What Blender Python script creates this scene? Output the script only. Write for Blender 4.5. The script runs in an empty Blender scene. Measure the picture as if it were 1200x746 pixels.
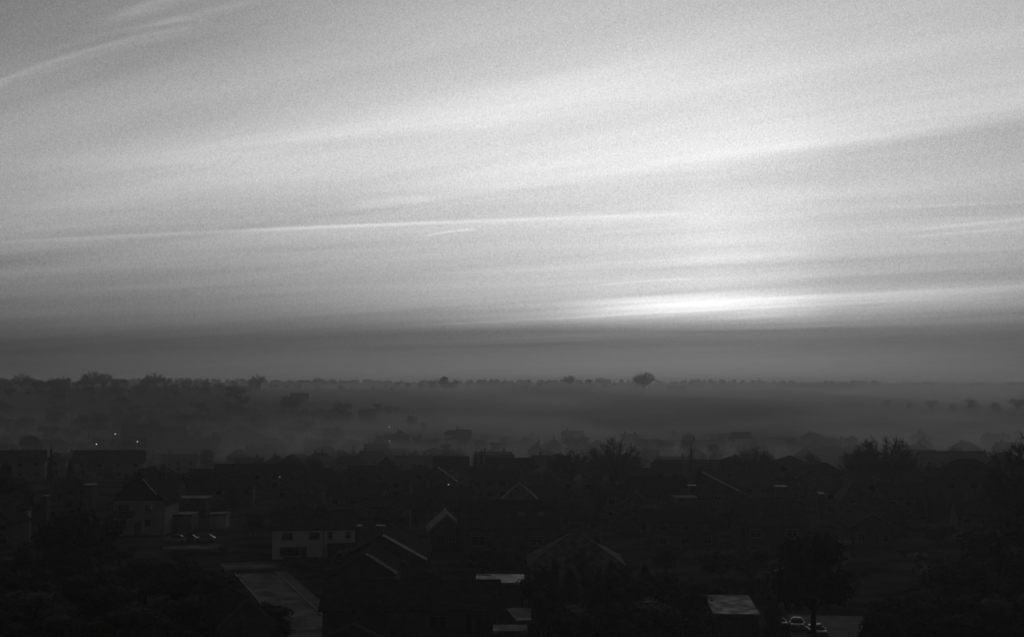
import bpy, math, random
from mathutils import Vector, Matrix

R = math.radians
SC = bpy.context.scene
COL = SC.collection
F = 1650.0            # focal length in pixels of a 1200 px wide picture
HZ = 448.0            # picture row of the horizon
CAMZ = 34.0

# ------------------------------------------------------------------ camera
cam_d = bpy.data.cameras.new('camera')
cam = bpy.data.objects.new('camera', cam_d)
COL.objects.link(cam)
cam.location = (0, 0, CAMZ)
cam.rotation_euler = (R(90), 0, 0)
cam_d.sensor_width = 36.0
cam_d.sensor_fit = 'HORIZONTAL'
cam_d.lens = F / 1200.0 * 36.0
cam_d.shift_y = (HZ - 373.0) / 1200.0
cam_d.clip_start = 0.5
cam_d.clip_end = 40000
SC.camera = cam

SC.view_settings.view_transform = 'Standard'
SC.view_settings.look = 'None'
SC.view_settings.exposure = 0.0
SC.view_settings.gamma = 1.0
cy = SC.cycles
cy.use_denoising = True
cy.denoiser = 'OPENIMAGEDENOISE'
cy.denoising_input_passes = 'RGB_ALBEDO_NORMAL'
cy.denoising_prefilter = 'ACCURATE'
cy.max_bounces = 3
cy.diffuse_bounces = 1
cy.glossy_bounces = 2
cy.transmission_bounces = 2
cy.volume_bounces = 0
cy.volume_step_rate = 1.0
cy.volume_max_steps = 128
cy.transparent_max_bounces = 4
cy.caustics_reflective = False
cy.caustics_refractive = False
cy.use_adaptive_sampling = True
cy.adaptive_threshold = 0.005
cy.sample_clamp_indirect = 2.0

# ------------------------------------------------------------------ node helper
class NT:
    def __init__(self, tree):
        self.t = tree
    def new(self, kind, **kw):
        n = self.t.nodes.new(kind)
        for k, v in kw.items():
            setattr(n, k, v)
        return n
    def link(self, a, b):
        self.t.links.new(a, b)
    def put(self, sock, v):
        if hasattr(v, 'is_output'):
            self.t.links.new(v, sock)
        else:
            sock.default_value = v
    def m(self, op, a, b=None, c=None, clamp=False):
        n = self.new('ShaderNodeMath', operation=op, use_clamp=clamp)
        self.put(n.inputs[0], a)
        if b is not None: self.put(n.inputs[1], b)
        if c is not None: self.put(n.inputs[2], c)
        return n.outputs[0]
    def step(self, x, a, b, lo=0.0, hi=1.0, kind='SMOOTHSTEP'):
        n = self.new('ShaderNodeMapRange', interpolation_type=kind, clamp=True)
        for i, v in enumerate((x, a, b, lo, hi)):
            self.put(n.inputs[i], v)
        return n.outputs[0]
    def gauss(self, x, w):
        q = self.m('DIVIDE', x, w)
        q = self.m('MULTIPLY', q, q)
        return self.m('EXPONENT', self.m('MULTIPLY', q, -1.0))

def lin(v):
    v /= 255.0
    return v / 12.92 if v <= 0.04045 else ((v + 0.055) / 1.055) ** 2.4

# ------------------------------------------------------------------ sky
SUN_AZ = math.degrees(math.atan((850 - 600) / F))      # degrees to the right of straight ahead
SUN_EL = 3.2

def build_world():
    w = bpy.data.worlds.new('World')
    SC.world = w
    w.use_nodes = True
    t = NT(w.node_tree)
    w.node_tree.nodes.clear()
    out = t.new('ShaderNodeOutputWorld')
    bg = t.new('ShaderNodeBackground')
    bg.inputs[1].default_value = 0.1
    t.link(bg.outputs[0], out.inputs[0])
    sky = t.new('ShaderNodeTexSky', sky_type='NISHITA', sun_disc=False)
    sky.sun_elevation = R(SUN_EL)
    sky.sun_rotation = R(SUN_AZ)
    sky.altitude = 100
    bw = t.new('ShaderNodeRGBToBW')
    t.link(sky.outputs[0], bw.inputs[0])
    tc = t.new('ShaderNodeTexCoord')
    sep = t.new('ShaderNodeSeparateXYZ')
    t.link(tc.outputs['Generated'], sep.inputs[0])
    dx, dy, dz = sep.outputs
    az = t.m('ARCTAN2', dx, dy)                              # 0 straight ahead, positive to the right
    hyp = t.m('SQRT', t.m('ADD', t.m('MULTIPLY', dx, dx), t.m('MULTIPLY', dy, dy)))
    hyp = t.m('MAXIMUM', hyp, 0.02)
    dyc = t.m('MAXIMUM', dy, 0.05)
    X = t.m('ADD', t.m('MULTIPLY', t.m('DIVIDE', dx, dyc), F), 600.0)
    azc = t.m('MINIMUM', t.m('MAXIMUM', az, -0.9), 0.9)
    cosaz = t.m('COSINE', azc)
    H = t.m('DIVIDE', t.m('MULTIPLY', t.m('DIVIDE', dz, hyp), F), cosaz)   # height above the horizon, straight rows
    front = t.step(dy, 0.25, 0.6)

    # smooth brightness of the veil of cloud: rows of height, columns of azimuth
    cols = [-200, 0, 200, 400, 600, 850, 1000, 1200, 1400]
    rows = SKY_ROWS
    fac = t.step(X, -300, 1500, 0.0, 1.0, 'LINEAR')
    prev = None
    prev_h = None
    for (y, vals) in rows:
        n = t.new('ShaderNodeFloatCurve')
        cm = n.mapping.curves[0]
        pts = [((c + 300) / 1800.0, lin(v)) for c, v in zip(cols, vals)]
        cm.points[0].location = (0, pts[0][1])
        cm.points[1].location = (1, pts[-1][1])
        for p in pts:
            cm.points.new(*p)
        for p in cm.points:
            p.handle_type = 'AUTO_CLAMPED'
        n.mapping.update()
        t.put(n.inputs['Value'], fac)
        cur = n.outputs[0]
        h = HZ - y
        if prev is None:
            acc = cur
        else:
            k = t.step(H, prev_h, h, 0.0, 1.0, 'LINEAR')
            # acc + k*(cur-prev)
            acc = t.m('ADD', acc, t.m('MULTIPLY', k, t.m('SUBTRACT', cur, prev)))
        prev, prev_h = cur, h

    # streaks of high cloud, laid out on a flat sheet overhead and drawn out along the wind
    za = t.m('ADD', t.m('MAXIMUM', dz, 0.0), 0.022)
    cu = t.m('DIVIDE', dx, za)
    cv = t.m('DIVIDE', dy, za)
    wa = R(-50)                                             # wind blows towards the far left
    sa, ca = math.sin(wa), math.cos(wa)
    along = t.m('ADD', t.m('MULTIPLY', cu, sa), t.m('MULTIPLY', cv, ca))
    across = t.m('SUBTRACT', t.m('MULTIPLY', cu, ca), t.m('MULTIPLY', cv, sa))
    def streak(sx, sy, detail, rough, seed, dist=0.0):
        cx = t.new('ShaderNodeCombineXYZ')
        t.put(cx.inputs[0], t.m('MULTIPLY', along, sx))
        t.put(cx.inputs[1], t.m('MULTIPLY', across, sy))
        cx.inputs[2].default_value = seed
        nz = t.new('ShaderNodeTexNoise')
        nz.inputs['Scale'].default_value = 1.0
        nz.inputs['Detail'].default_value = detail
        nz.inputs['Roughness'].default_value = rough
        nz.inputs['Distortion'].default_value = dist
        t.link(cx.outputs[0], nz.inputs['Vector'])
        return t.m('SUBTRACT', nz.outputs['Fac'], 0.5)
    s1 = streak(0.05, 0.55, 4.0, 0.5, 3.1, 0.3)
    s2 = streak(0.11, 1.9, 5.0, 0.55, 11.7, 0.2)
    # rows close to the horizon: nearly level layers
    cx = t.new('ShaderNodeCombineXYZ')
    t.put(cx.inputs[0], t.m('MULTIPLY', X, 0.0013))
    t.put(cx.inputs[1], t.m('MULTIPLY', t.m('ADD', H, t.m('MULTIPLY', X, -0.035)), 0.060))
    nz = t.new('ShaderNodeTexNoise')
    nz.inputs['Scale'].default_value = 1.0
    nz.inputs['Detail'].default_value = 4.0
    nz.inputs['Roughness'].default_value = 0.55
    t.link(cx.outputs[0], nz.inputs['Vector'])
    s3 = t.m('MULTIPLY', t.m('SUBTRACT', nz.outputs['Fac'], 0.5), t.step(H, 300, 110))
    mod = t.m('ADD', t.m('MULTIPLY', s1, 0.55), t.m('ADD', t.m('MULTIPLY', s2, 0.30), t.m('MULTIPLY', s3, 0.50)))
    lowfade = t.step(H, 8, 40, 0.45, 1.0)
    mod = t.m('MULTIPLY', mod, lowfade)
    mod = t.m('ADD', 1.0, mod)

    # fine noise put into the sky brightness, imitating film grain
    nf = t.new('ShaderNodeTexNoise')
    nf.inputs['Scale'].default_value = 880.0
    nf.inputs['Detail'].default_value = 1.0
    nf.inputs['Roughness'].default_value = 0.7
    t.link(tc.outputs['Generated'], nf.inputs['Vector'])
    fine = t.m('MULTIPLY', t.m('SUBTRACT', nf.outputs['Fac'], 0.5), 0.54)
    mod = t.m('ADD', mod, fine)

    # single trails and banks: a line of the sky with a soft width and soft ends
    cw = t.new('ShaderNodeCombineXYZ')
    t.put(cw.inputs[0], t.m('MULTIPLY', X, 0.006))
    t.put(cw.inputs[1], t.m('MULTIPLY', t.m('ADD', H, t.m('MULTIPLY', X, -0.10)), 0.10))
    nw = t.new('ShaderNodeTexNoise')
    nw.inputs['Scale'].default_value = 1.0
    nw.inputs['Detail'].default_value = 4.0
    t.link(cw.outputs[0], nw.inputs['Vector'])
    waver = t.m('SUBTRACT', nw.outputs['Fac'], 0.5)
    extra = None
    for (pts, wid, amp, x0, x1, soft) in SKY_LINES:
        (xa, ya), (xb, yb), (xm, ym) = pts[0], pts[-1], pts[1]
        # parabola through three points, written as a + b X + c X^2
        den = (xa - xb) * (xa - xm) * (xb - xm)
        c = (xm * (yb - ya) + xb * (ya - ym) + xa * (ym - yb)) / den
        b = (xm * xm * (ya - yb) + xb * xb * (ym - ya) + xa * xa * (yb - ym)) / den
        a = (xb * xm * (xb - xm) * ya + xm * xa * (xm - xa) * yb + xa * xb * (xa - xb) * ym) / den
        yy = t.m('MULTIPLY_ADD', X, t.m('MULTIPLY_ADD', X, c, b), a)
        d = t.m('SUBTRACT', H, t.m('SUBTRACT', HZ, yy))      # positive above the line
        if wid[0] > 2.9: d = t.m('ADD', d, t.m('MULTIPLY', waver, 2.2 * min(wid[0], 9)))
        if wid[0] == wid[1]:
            g = t.gauss(d, wid[0])
        else:
            up = t.gauss(t.m('MAXIMUM', d, 0.0), wid[0])
            dn = t.gauss(t.m('MINIMUM', d, 0.0), wid[1])
            g = t.m('MULTIPLY', up, dn)
        win = t.m('MULTIPLY', t.step(X, x0 - soft, x0 + soft), t.step(X, x1 + soft, x1 - soft))
        g = t.m('MULTIPLY', t.m('MULTIPLY', g, win), amp)
        extra = g if extra is None else t.m('ADD', extra, g)
    pillar = t.m('MULTIPLY', t.gauss(t.m('SUBTRACT', X, 832.0), 42.0), t.m('MULTIPLY', t.step(H, 70, 120), t.step(H, 320, 190)))
    extra = t.m('ADD', extra, t.m('MULTIPLY', pillar, 0.07))
    extra = t.m('MULTIPLY', extra, front)
    extra = t.m('MULTIPLY', extra, t.m('ADD', t.m('ADD', 1.0, t.m('MULTIPLY', s2, 1.4)), t.m('MULTIPLY', waver, 0.9)))
    val = t.m('ADD', t.m('MULTIPLY', acc, mod), t.m('MULTIPLY', acc, extra))

    # away from the sunset and overhead the cloud is in shade
    absaz = t.m('ABSOLUTE', az)
    side = t.m('MULTIPLY', t.step(absaz, R(24), R(75), 1.0, 0.12), t.step(absaz, R(80), R(130), 1.0, 1.7))
    el = t.m('ARCTAN2', dz, hyp)
    high = t.m('MULTIPLY', t.step(el, R(15.2), R(32), 1.0, 0.24), t.step(el, R(32), R(80), 1.0, 0.6))
    val = t.m('MULTIPLY', val, t.m('MULTIPLY', side, high))
    val = t.m('MULTIPLY', t.m('MAXIMUM', val, 0.0), 10.0)
    tot = t.m('ADD', val, t.m('MULTIPLY', bw.outputs[0], NISHITA_SHARE))
    rgb = t.new('ShaderNodeCombineColor')
    for i in range(3):
        t.put(rgb.inputs[i], tot)
    t.link(rgb.outputs[0], bg.inputs[0])
    w.cycles.sampling_method = 'MANUAL'
    w.cycles.sample_map_resolution = 512

NISHITA_SHARE = 0.02
# picture row -> brightness (0..255) at the columns -200 0 200 400 600 850 1000 1200 1400
SKY_ROWS = [
    (448, ( 42,  60,  80,  96, 106, 110, 100,  86,  66)),
    (425, ( 45,  62,  78,  91,  98, 102,  95,  84,  66)),
    (405, ( 52,  68,  77,  84,  90,  94,  88,  80,  66)),
    (388, ( 64,  80,  88,  96, 106, 118, 104,  92,  76)),
    (372, ( 80,  98, 108, 124, 150, 178, 150, 118,  92)),
    (350, ( 95, 116, 128, 148, 176, 205, 176, 146, 118)),
    (315, (110, 134, 146, 168, 190, 206, 180, 164, 140)),
    (260, (132, 156, 172, 192, 210, 222, 200, 178, 160)),
    (190, (140, 164, 184, 206, 220, 228, 212, 188, 168)),
    (110, (130, 152, 168, 192, 208, 216, 204, 190, 176)),
    ( 50, (114, 133, 147, 173, 195, 203, 196, 187, 176)),
    (  0, (108, 127, 143, 164, 181, 190, 188, 182, 172)),
]
# three points of the line, (soft width above, below), strength, from column, to column, softness of the ends
SKY_LINES = [
    # long trail, bright and thin, with its spread-out skirt
    (((0, 284), (400, 265), (800, 251)), (2.0, 2.6), 0.20, -10, 800, 90),
    (((0, 284), (400, 265), (800, 251)), (1.6, 2.0), 0.16, 300, 520, 120),
    (((0, 288), (400, 269), (800, 255)), (4, 14), 0.07, 20, 900, 120),
    # short young trails
    (((498, 276.5), (525, 271.8), (556, 269)), (1.3, 1.3), 0.30, 500, 553, 6),
    (((697, 334), (760, 329), (830, 325.5)), (1.2, 1.2), 0.22, 702, 810, 14),
    (((470, 323), (680, 311), (900, 297)), (3, 6), 0.10, 540, 900, 80),
    (((1040, 272), (1120, 264), (1200, 256)), (1.3, 2.5), 0.15, 1080, 1400, 40),
    (((1040, 280), (1120, 273), (1200, 266)), (1.3, 2.0), 0.11, 1070, 1400, 40),
    (((1040, 243), (1120, 240), (1200, 236)), (1.4, 1.6), 0.08, 1060, 1400, 40),
    (((0, 318), (200, 306), (420, 296)), (8, 5), 0.05, 90, 300, 90),
    # glowing gap above the dark bank
    (((610, 367), (810, 360), (1010, 354)), (14, 11), 0.56, 705, 900, 85),
    (((500, 380), (850, 360), (1200, 342)), (10, 7), 0.24, 560, 1180, 120),
    (((480, 366), (640, 357), (800, 352)), (2.5, 3), 0.13, 540, 800, 70),
    (((800, 349), (1000, 346), (1200, 336)), (2.5, 3), 0.14, 840, 1300, 80),
    (((400, 384), (620, 376), (760, 369)), (2.0, 2.5), 0.12, 500, 780, 80),
    (((800, 381), (1000, 377), (1200, 366)), (2.0, 3), -0.16, 820, 1300, 60),
    (((0, 413), (400, 408), (800, 400)), (3, 4), -0.10, -200, 760, 120),
    (((700, 401), (950, 400), (1200, 396)), (4, 5), -0.10, 780, 1500, 90),
    (((700, 391), (900, 387), (1200, 380)), (2.5, 3), -0.14, 740, 1300, 80),
    (((500, 396), (700, 393), (900, 389)), (2.5, 3), 0.09, 560, 860, 70),
    (((0, 400), (400, 392), (800, 388)), (5, 9), -0.10, -200, 900, 120),
    # broad bright banks with clearer lower edges
    (((450, 233), (800, 188), (1200, 118)), (36, 15), 0.18, 480, 1400, 130),
    (((760, 214), (1000, 181), (1200, 148)), (8, 40), -0.09, 840, 1400, 130),
    (((0, 200), (300, 172), (640, 110)), (22, 24), 0.13, 60, 760, 160),
    (((150, 190), (300, 170), (500, 138)), (8, 9), 0.09, 180, 480, 110),
    (((400, 142), (800, 96), (1200, 48)), (22, 26), 0.06, 480, 1400, 160),
    (((250, 178), (400, 168), (560, 150)), (5, 11), -0.10, 300, 520, 80),
    (((150, 232), (350, 218), (560, 190)), (6, 12), -0.06, 180, 600, 100),
    (((0, 236), (200, 224), (420, 208)), (12, 14), 0.06, -60, 420, 120),
    (((380, 241), (450, 236), (512, 231)), (4, 7), 0.10, 415, 498, 18),
    (((470, 238), (490, 236), (514, 235)), (3, 3), 0.08, 482, 508, 10),
    (((500, 300), (800, 284), (1200, 262)), (9, 16), 0.06, 620, 1300, 140),
    (((700, 318), (950, 308), (1200, 296)), (5, 7), -0.07, 760, 1400, 120),
    (((800, 332), (1000, 326), (1200, 318)), (4, 5), -0.07, 860, 1400, 90),
    # curved wisps high up
    (((0, 96), (130, 52), (250, 28)), (3.5, 6), 0.31, -60, 225, 44),
    (((20, 100), (130, 60), (230, 40)), (3.2, 3), 0.11, 40, 225, 50),
    (((0, 78), (110, 44), (230, 22)), (4, 3), 0.09, 60, 235, 50),
    (((110, 30), (170, 8), (240, -10)), (6, 9), 0.29, 130, 230, 40),
    (((160, 34), (230, 16), (310, 0)), (3.5, 5), 0.18, 160, 300, 40),
    (((190, 24), (225, 22), (262, 34)), (3, 3), 0.08, 200, 250, 16),
    (((-20, 132), (90, 96), (200, 66)), (7, 12), -0.07, -100, 190, 70),
]
build_world()

sun_d = bpy.data.lights.new('sun', 'SUN')
sun_d.energy = 0.17
sun_d.angle = R(6)
sun_d.color = (1, 1, 1)
sun = bpy.data.objects.new('sun', sun_d)
COL.objects.link(sun)
sd = Vector((math.sin(R(SUN_AZ)) * math.cos(R(SUN_EL)), math.cos(R(SUN_AZ)) * math.cos(R(SUN_EL)), math.sin(R(SUN_EL))))
sun.rotation_euler = sd.to_track_quat('Z', 'Y').to_euler()
sun.location = (0, 100, 200)

# ------------------------------------------------------------------ terrain
FARTAB = [(500, 2), (600, 2.2), (700, 6.5), (850, 10.5), (1000, 14.5), (1250, 20.5), (1500, 26), (1800, 29), (2500, 31.5), (4000, 33.6),
          (6000, 30), (9500, 24)]
TAB = [(-400, 4), (0, 3.4), (110, 3.2), (165, 3.2), (215, 3.4), (300, 3.8), (350, 4.2), (400, 4.5)] + FARTAB
# an earlier survey of the near slope, from which the near plots were measured
PLOTS = [(-400, 14), (0, 13.5), (110, 12.6), (165, 13), (215, 10.8), (300, 8), (400, 4.5)] + FARTAB
def sm(x, a, b):
    t = min(1.0, max(0.0, (x - a) / (b - a)))
    return t * t * (3 - 2 * t)
def tab(d, TAB=TAB):
    if d <= TAB[0][0]: return TAB[0][1]
    for i in range(len(TAB) - 1):
        x0, y0 = TAB[i]; x1, y1 = TAB[i + 1]
        if d <= x1:
            m0 = (y1 - TAB[i-1][1]) / (x1 - TAB[i-1][0]) if i > 0 else (y1 - y0) / (x1 - x0)
            m1 = (TAB[i+2][1] - y0) / (TAB[i+2][0] - x0) if i + 2 < len(TAB) else (y1 - y0) / (x1 - x0)
            h = x1 - x0; t = (d - x0) / h
            return ((2*t**3 - 3*t**2 + 1) * y0 + (t**3 - 2*t**2 + t) * h * m0
                    + (-2*t**3 + 3*t**2) * y1 + (t**3 - t**2) * h * m1)
    return TAB[-1][1]
def T(x, y):
    a = x / max(y, 60.0)
    a = max(-0.6, min(0.6, a))
    s = sm(-a, 0.03, 0.26)                  # the far slope starts earlier to the left
    r = sm(a, 0.17, 0.34)                   # and later, lower, to the right
    far = sm(y, 560, 950)
    ye = y * (1 + 0.34 * s * far * (1 - sm(y, 2200, 3600)) - 0.20 * r * far * (1 - sm(y, 2600, 4500)))
    z = tab(ye)
    z -= 2.6 * r * sm(y, 900, 1700) * (1 - sm(y, 2500, 4200))
    z += sm(y, 420, 1200) * (1.0 * math.sin(x * 0.011 + 1.3) * math.sin(y * 0.009) + 0.7 * math.sin(x * 0.027 + y * 0.004))
    z += 1.7 * sm(a, 0.10, 0.30) * sm(y, 200, 300) * (1 - sm(y, 420, 620))
    return z

def replot(px, d):
    """(distance, scale) of a plot measured at d on the earlier slope"""
    if d >= 400: return d, 1.0
    a = (px - 600.0) / F
    old = tab(d, PLOTS) + 1.7 * sm(a, 0.10, 0.30) * sm(d, 200, 300) * (1 - sm(d, 420, 620))
    q = ground(px, HZ + F * (CAMZ - old) / d).y
    return q, q / d
def atr(px, d): return at(px, replot(px, d)[0])
def px_x(px, d): return (px - 600.0) / F * d
def at(px, d, dz=0.0):
    x = px_x(px, d)
    return Vector((x, d, T(x, d) + dz))
def row_of(p): return HZ - F * (p.z - CAMZ) / p.y
def ground(px, py):
    """the point of the ground that the photograph shows at px, py"""
    d = 60.0
    while d < 9000:
        x = px_x(px, d)
        if HZ + F * (CAMZ - T(x, d)) / d <= py: break
        d *= 1.004
    return Vector((x, d, T(x, d)))

# ------------------------------------------------------------------ materials
def mat(name, base, rough=0.8, var=0.25, scale=1.0, spec=0.3, bump=0.0, bscale=None, rows=0.0, detail=4.0, coat=0.0):
    m = bpy.data.materials.new(name)
    m.use_nodes = True
    t = NT(m.node_tree)
    b = m.node_tree.nodes['Principled BSDF']
    b.inputs['Roughness'].default_value = rough
    b.inputs['Specular IOR Level'].default_value = spec
    if coat: b.inputs['Coat Weight'].default_value = coat
    tc = t.new('ShaderNodeTexCoord')
    nz = t.new('ShaderNodeTexNoise')
    nz.inputs['Scale'].default_value = scale
    nz.inputs['Detail'].default_value = detail
    t.link(tc.outputs['Object'], nz.inputs['Vector'])
    f = t.step(nz.outputs['Fac'], 0.3, 0.7, base * (1 - var), base * (1 + var), 'LINEAR')
    info = t.new('ShaderNodeObjectInfo')
    f = t.m('MULTIPLY', f, t.step(info.outputs['Random'], 0, 1, 0.75, 1.25, 'LINEAR'))
    rgb = t.new('ShaderNodeCombineColor')
    for i in range(3): t.put(rgb.inputs[i], f)
    t.link(rgb.outputs[0], b.inputs['Base Color'])
    if bump or rows:
        bp = t.new('ShaderNodeBump')
        bp.inputs['Strength'].default_value = 1.0
        hgt = None
        if bump:
            n2 = t.new('ShaderNodeTexNoise')
            n2.inputs['Scale'].default_value = bscale or scale * 4
            n2.inputs['Detail'].default_value = 3.0
            t.link(tc.outputs['Object'], n2.inputs['Vector'])
            hgt = t.m('MULTIPLY', n2.outputs['Fac'], bump)
        if rows:
            sp = t.new('ShaderNodeSeparateXYZ')
            t.link(tc.outputs['Object'], sp.inputs[0])
            fr = t.m('FRACT', t.m('MULTIPLY', sp.outputs[2], rows))
            fr = t.m('MULTIPLY', fr, 0.03)
            hgt = fr if hgt is None else t.m('ADD', hgt, fr)
        t.put(bp.inputs['Height'], hgt)
        bp.inputs['Distance'].default_value = 1.0
        t.link(bp.outputs[0], b.inputs['Normal'])
    return m

M = dict(
    grass=mat('grass', 0.055, 0.95, 0.6, 0.12, 0.0, 0.05, 1.5, detail=8),
    asphalt=mat('asphalt', 0.036, 0.7, 0.3, 0.5, 0.3, 0.01, 12),
    paving=mat('paving', 0.07, 0.8, 0.4, 0.5, 0.15),
    kerb=mat('kerb_stone', 0.17, 0.7, 0.2, 1.5),
    brick=mat('brick', 0.10, 0.9, 0.3, 1.2, 0.2, 0.01, 8),
    dbrick=mat('dark_brick', 0.07, 0.9, 0.3, 1.2, 0.2, 0.01, 8),
    render=mat('white_render', 0.6, 0.85, 0.10, 0.7, 0.2, 0.01, 3),
    pale=mat('pale_render', 0.26, 0.85, 0.15, 0.7, 0.2, 0.01, 3),
    tile=mat('roof_tile', 0.05, 0.9, 0.35, 1.5, 0.0, 0.01, 6, rows=5.0),
    slate=mat('slate', 0.05, 0.85, 0.3, 1.5, 0.0, 0.008, 6, rows=6.0),
    felt=mat('roof_felt', 0.12, 0.42, 0.5, 1.1, 0.32, 0.004, 3, detail=7),
    dull=mat('dull_felt', 0.10, 0.65, 0.5, 1.1, 0.2, 0.004, 3, detail=7),
    ptile=mat('pale_roof_tile', 0.2, 0.8, 0.25, 1.5, 0.1, 0.01, 6, rows=5.0),
    wtile=mat('weathered_tile', 0.10, 0.85, 0.4, 1.5, 0.05, 0.01, 6, rows=5.0),
    wan=mat('weathered_render', 0.15, 0.85, 0.2, 0.7, 0.2, 0.01, 3),
    trim=mat('white_paint', 0.8, 0.5, 0.08, 2.0),
    ltrim=mat('grey_paint', 0.10, 0.6, 0.15, 2.0),
    door=mat('door_paint', 0.08, 0.4, 0.1, 2.0),
    glass=mat('window_glass', 0.015, 0.08, 0.1, 1.0, 0.5),
    bark=mat('bark', 0.05, 0.95, 0.3, 3.0, 0.1),
    twig=mat('twigs', 0.045, 0.95, 0.3, 1.0, 0.1),
    leaf=mat('foliage', 0.055, 0.8, 0.5, 0.6, 0.2),
    needle=mat('needles', 0.045, 0.85, 0.5, 0.6, 0.15),
    wood=mat('fence_wood', 0.10, 0.85, 0.35, 1.0, 0.2, 0.01, 6),
    metal=mat('painted_metal', 0.12, 0.5, 0.1, 2.0),
    carlight=mat('silver_car_paint', 0.22, 0.22, 0.05, 1.0, 0.5, coat=0.6),
    cardark=mat('dark_car_paint', 0.05, 0.2, 0.05, 1.0, 0.5, coat=0.6),
    rubber=mat('rubber', 0.03, 0.9, 0.1, 2.0),
    pot=mat('clay_pot', 0.18, 0.8, 0.2, 3.0),
)
def mottle(m, lo, hi, scale):
    # damp and dry patches on a flat roof
    t = NT(m.node_tree); b = m.node_tree.nodes['Principled BSDF']
    tc = t.new('ShaderNodeTexCoord'); nz = t.new('ShaderNodeTexNoise')
    nz.inputs['Scale'].default_value = scale; nz.inputs['Detail'].default_value = 5.0
    t.link(tc.outputs['Object'], nz.inputs['Vector'])
    t.put(b.inputs['Roughness'], t.step(nz.outputs['Fac'], 0.38, 0.64, lo, hi))
mottle(M['felt'], 0.42, 0.66, 0.8); mottle(M['dull'], 0.60, 0.85, 0.9); mottle(M['asphalt'], 0.68, 0.9, 0.3)
def emit(name, s):
    m = bpy.data.materials.new(name); m.use_nodes = True
    b = m.node_tree.nodes['Principled BSDF']
    b.inputs['Base Color'].default_value = (0.8, 0.8, 0.8, 1)
    b.inputs['Emission Color'].default_value = (1, 1, 1, 1)
    b.inputs['Emission Strength'].default_value = s
    return m
M['lamp'] = emit('lit_lamp', 3.0)
M['dimlamp'] = emit('dim_lamp', 0.6)
M['lit'] = emit('lit_window', 0.09)

# ------------------------------------------------------------------ mesh helpers
class MB:
    def __init__(self): self.v = []; self.f = []
    def add(self, vs, fs):
        n = len(self.v)
        self.v += [tuple(v) for v in vs]
        self.f += [tuple(i + n for i in f) for f in fs]
    def box(self, x0, x1, y0, y1, z0, z1):
        self.add([(x0,y0,z0),(x1,y0,z0),(x1,y1,z0),(x0,y1,z0),(x0,y0,z1),(x1,y0,z1),(x1,y1,z1),(x0,y1,z1)],
                 [(0,3,2,1),(4,5,6,7),(0,1,5,4),(1,2,6,5),(2,3,7,6),(3,0,4,7)])
    def slab(self, q, th):
        """a quad (or polygon) given thickness straight down"""
        n = len(q)
        vs = [tuple(p) for p in q] + [(p[0], p[1], p[2] - th) for p in q]
        fs = [tuple(range(n)), tuple(range(2*n-1, n-1, -1))]
        for i in range(n):
            j = (i + 1) % n
            fs.append((i, n + i, n + j, j))
        self.add(vs, fs)
    def beam(self, a, b, w, h):
        a = Vector(a); b = Vector(b)
        d = (b - a).normalized()
        up = Vector((0, 0, 1)) if abs(d.z) < 0.95 else Vector((1, 0, 0))
        s = d.cross(up).normalized() * (w / 2)
        u = s.cross(d).normalized() * (h / 2)
        vs = [a-s-u, a+s-u, a+s+u, a-s+u, b-s-u, b+s-u, b+s+u, b-s+u]
        self.add(vs, [(0,3,2,1),(4,5,6,7),(0,1,5,4),(1,2,6,5),(2,3,7,6),(3,0,4,7)])
    def tube(self, a, b, ra, rb, n=5):
        a = Vector(a); b = Vector(b)
        d = (b - a)
        if d.length < 1e-6: return
        d.normalize()
        up = Vector((0, 0, 1)) if abs(d.z) < 0.9 else Vector((1, 0, 0))
        s = d.cross(up).normalized(); u = s.cross(d)
        vs = []
        for c, r in ((a, ra), (b, rb)):
            for i in range(n):
                t = 2 * math.pi * i / n
                vs.append(c + s * (r * math.cos(t)) + u * (r * math.sin(t)))
        self.add(vs, [(i, (i+1) % n, n + (i+1) % n, n + i) for i in range(n)] + [tuple(range(n, 2*n))])
    def lathe(self, prof, n=12, c=(0, 0)):
        vs = []; fs = []
        for (r, z) in prof:
            for i in range(n):
                t = 2 * math.pi * i / n
                vs.append((c[0] + r * math.cos(t), c[1] + r * math.sin(t), z))
        for k in range(len(prof) - 1):
            for i in range(n):
                j = (i + 1) % n
                fs.append((k*n+i, k*n+j, (k+1)*n+j, (k+1)*n+i))
        fs.append(tuple(range(n-1, -1, -1))); fs.append(tuple(range((len(prof)-1)*n, len(prof)*n)))
        self.add(vs, fs)
    def mesh(self, name, m, smooth=False):
        me = bpy.data.meshes.new(name)
        me.from_pydata(self.v, [], self.f)
        me.materials.append(m)
        if smooth:
            for p in me.polygons: p.use_smooth = True
        me.update()
        return me
    def build(self, name, m, parent=None, smooth=False):
        return link(name, self.mesh(name, m, smooth), parent)

def link(name, me, parent=None):
    o = bpy.data.objects.new(name, me)
    COL.objects.link(o)
    if parent is not None: o.parent = parent
    return o
THINGS = []      # (object, category, attribute words, point) of things whose label is worked out later
def tag(o, label, cat, group=None, kind=None):
    if label: o['label'] = label
    if cat: o['category'] = cat
    if group: o['group'] = group
    if kind: o['kind'] = kind
    return o
def empty(name, loc, rz=0.0):
    o = bpy.data.objects.new(name, None)
    o.empty_display_size = 0.5
    COL.objects.link(o)
    o.location = loc
    o.rotation_euler = (0, 0, rz)
    return o
def struct(name, mb, m):
    o = mb.build(name, m)
    o['kind'] = 'structure'
    return o
def copy_tree(o, parent=None):
    c = o.copy()
    COL.objects.link(c)
    c.parent = parent
    for ch in o.children: copy_tree(ch, c)
    return c

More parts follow.
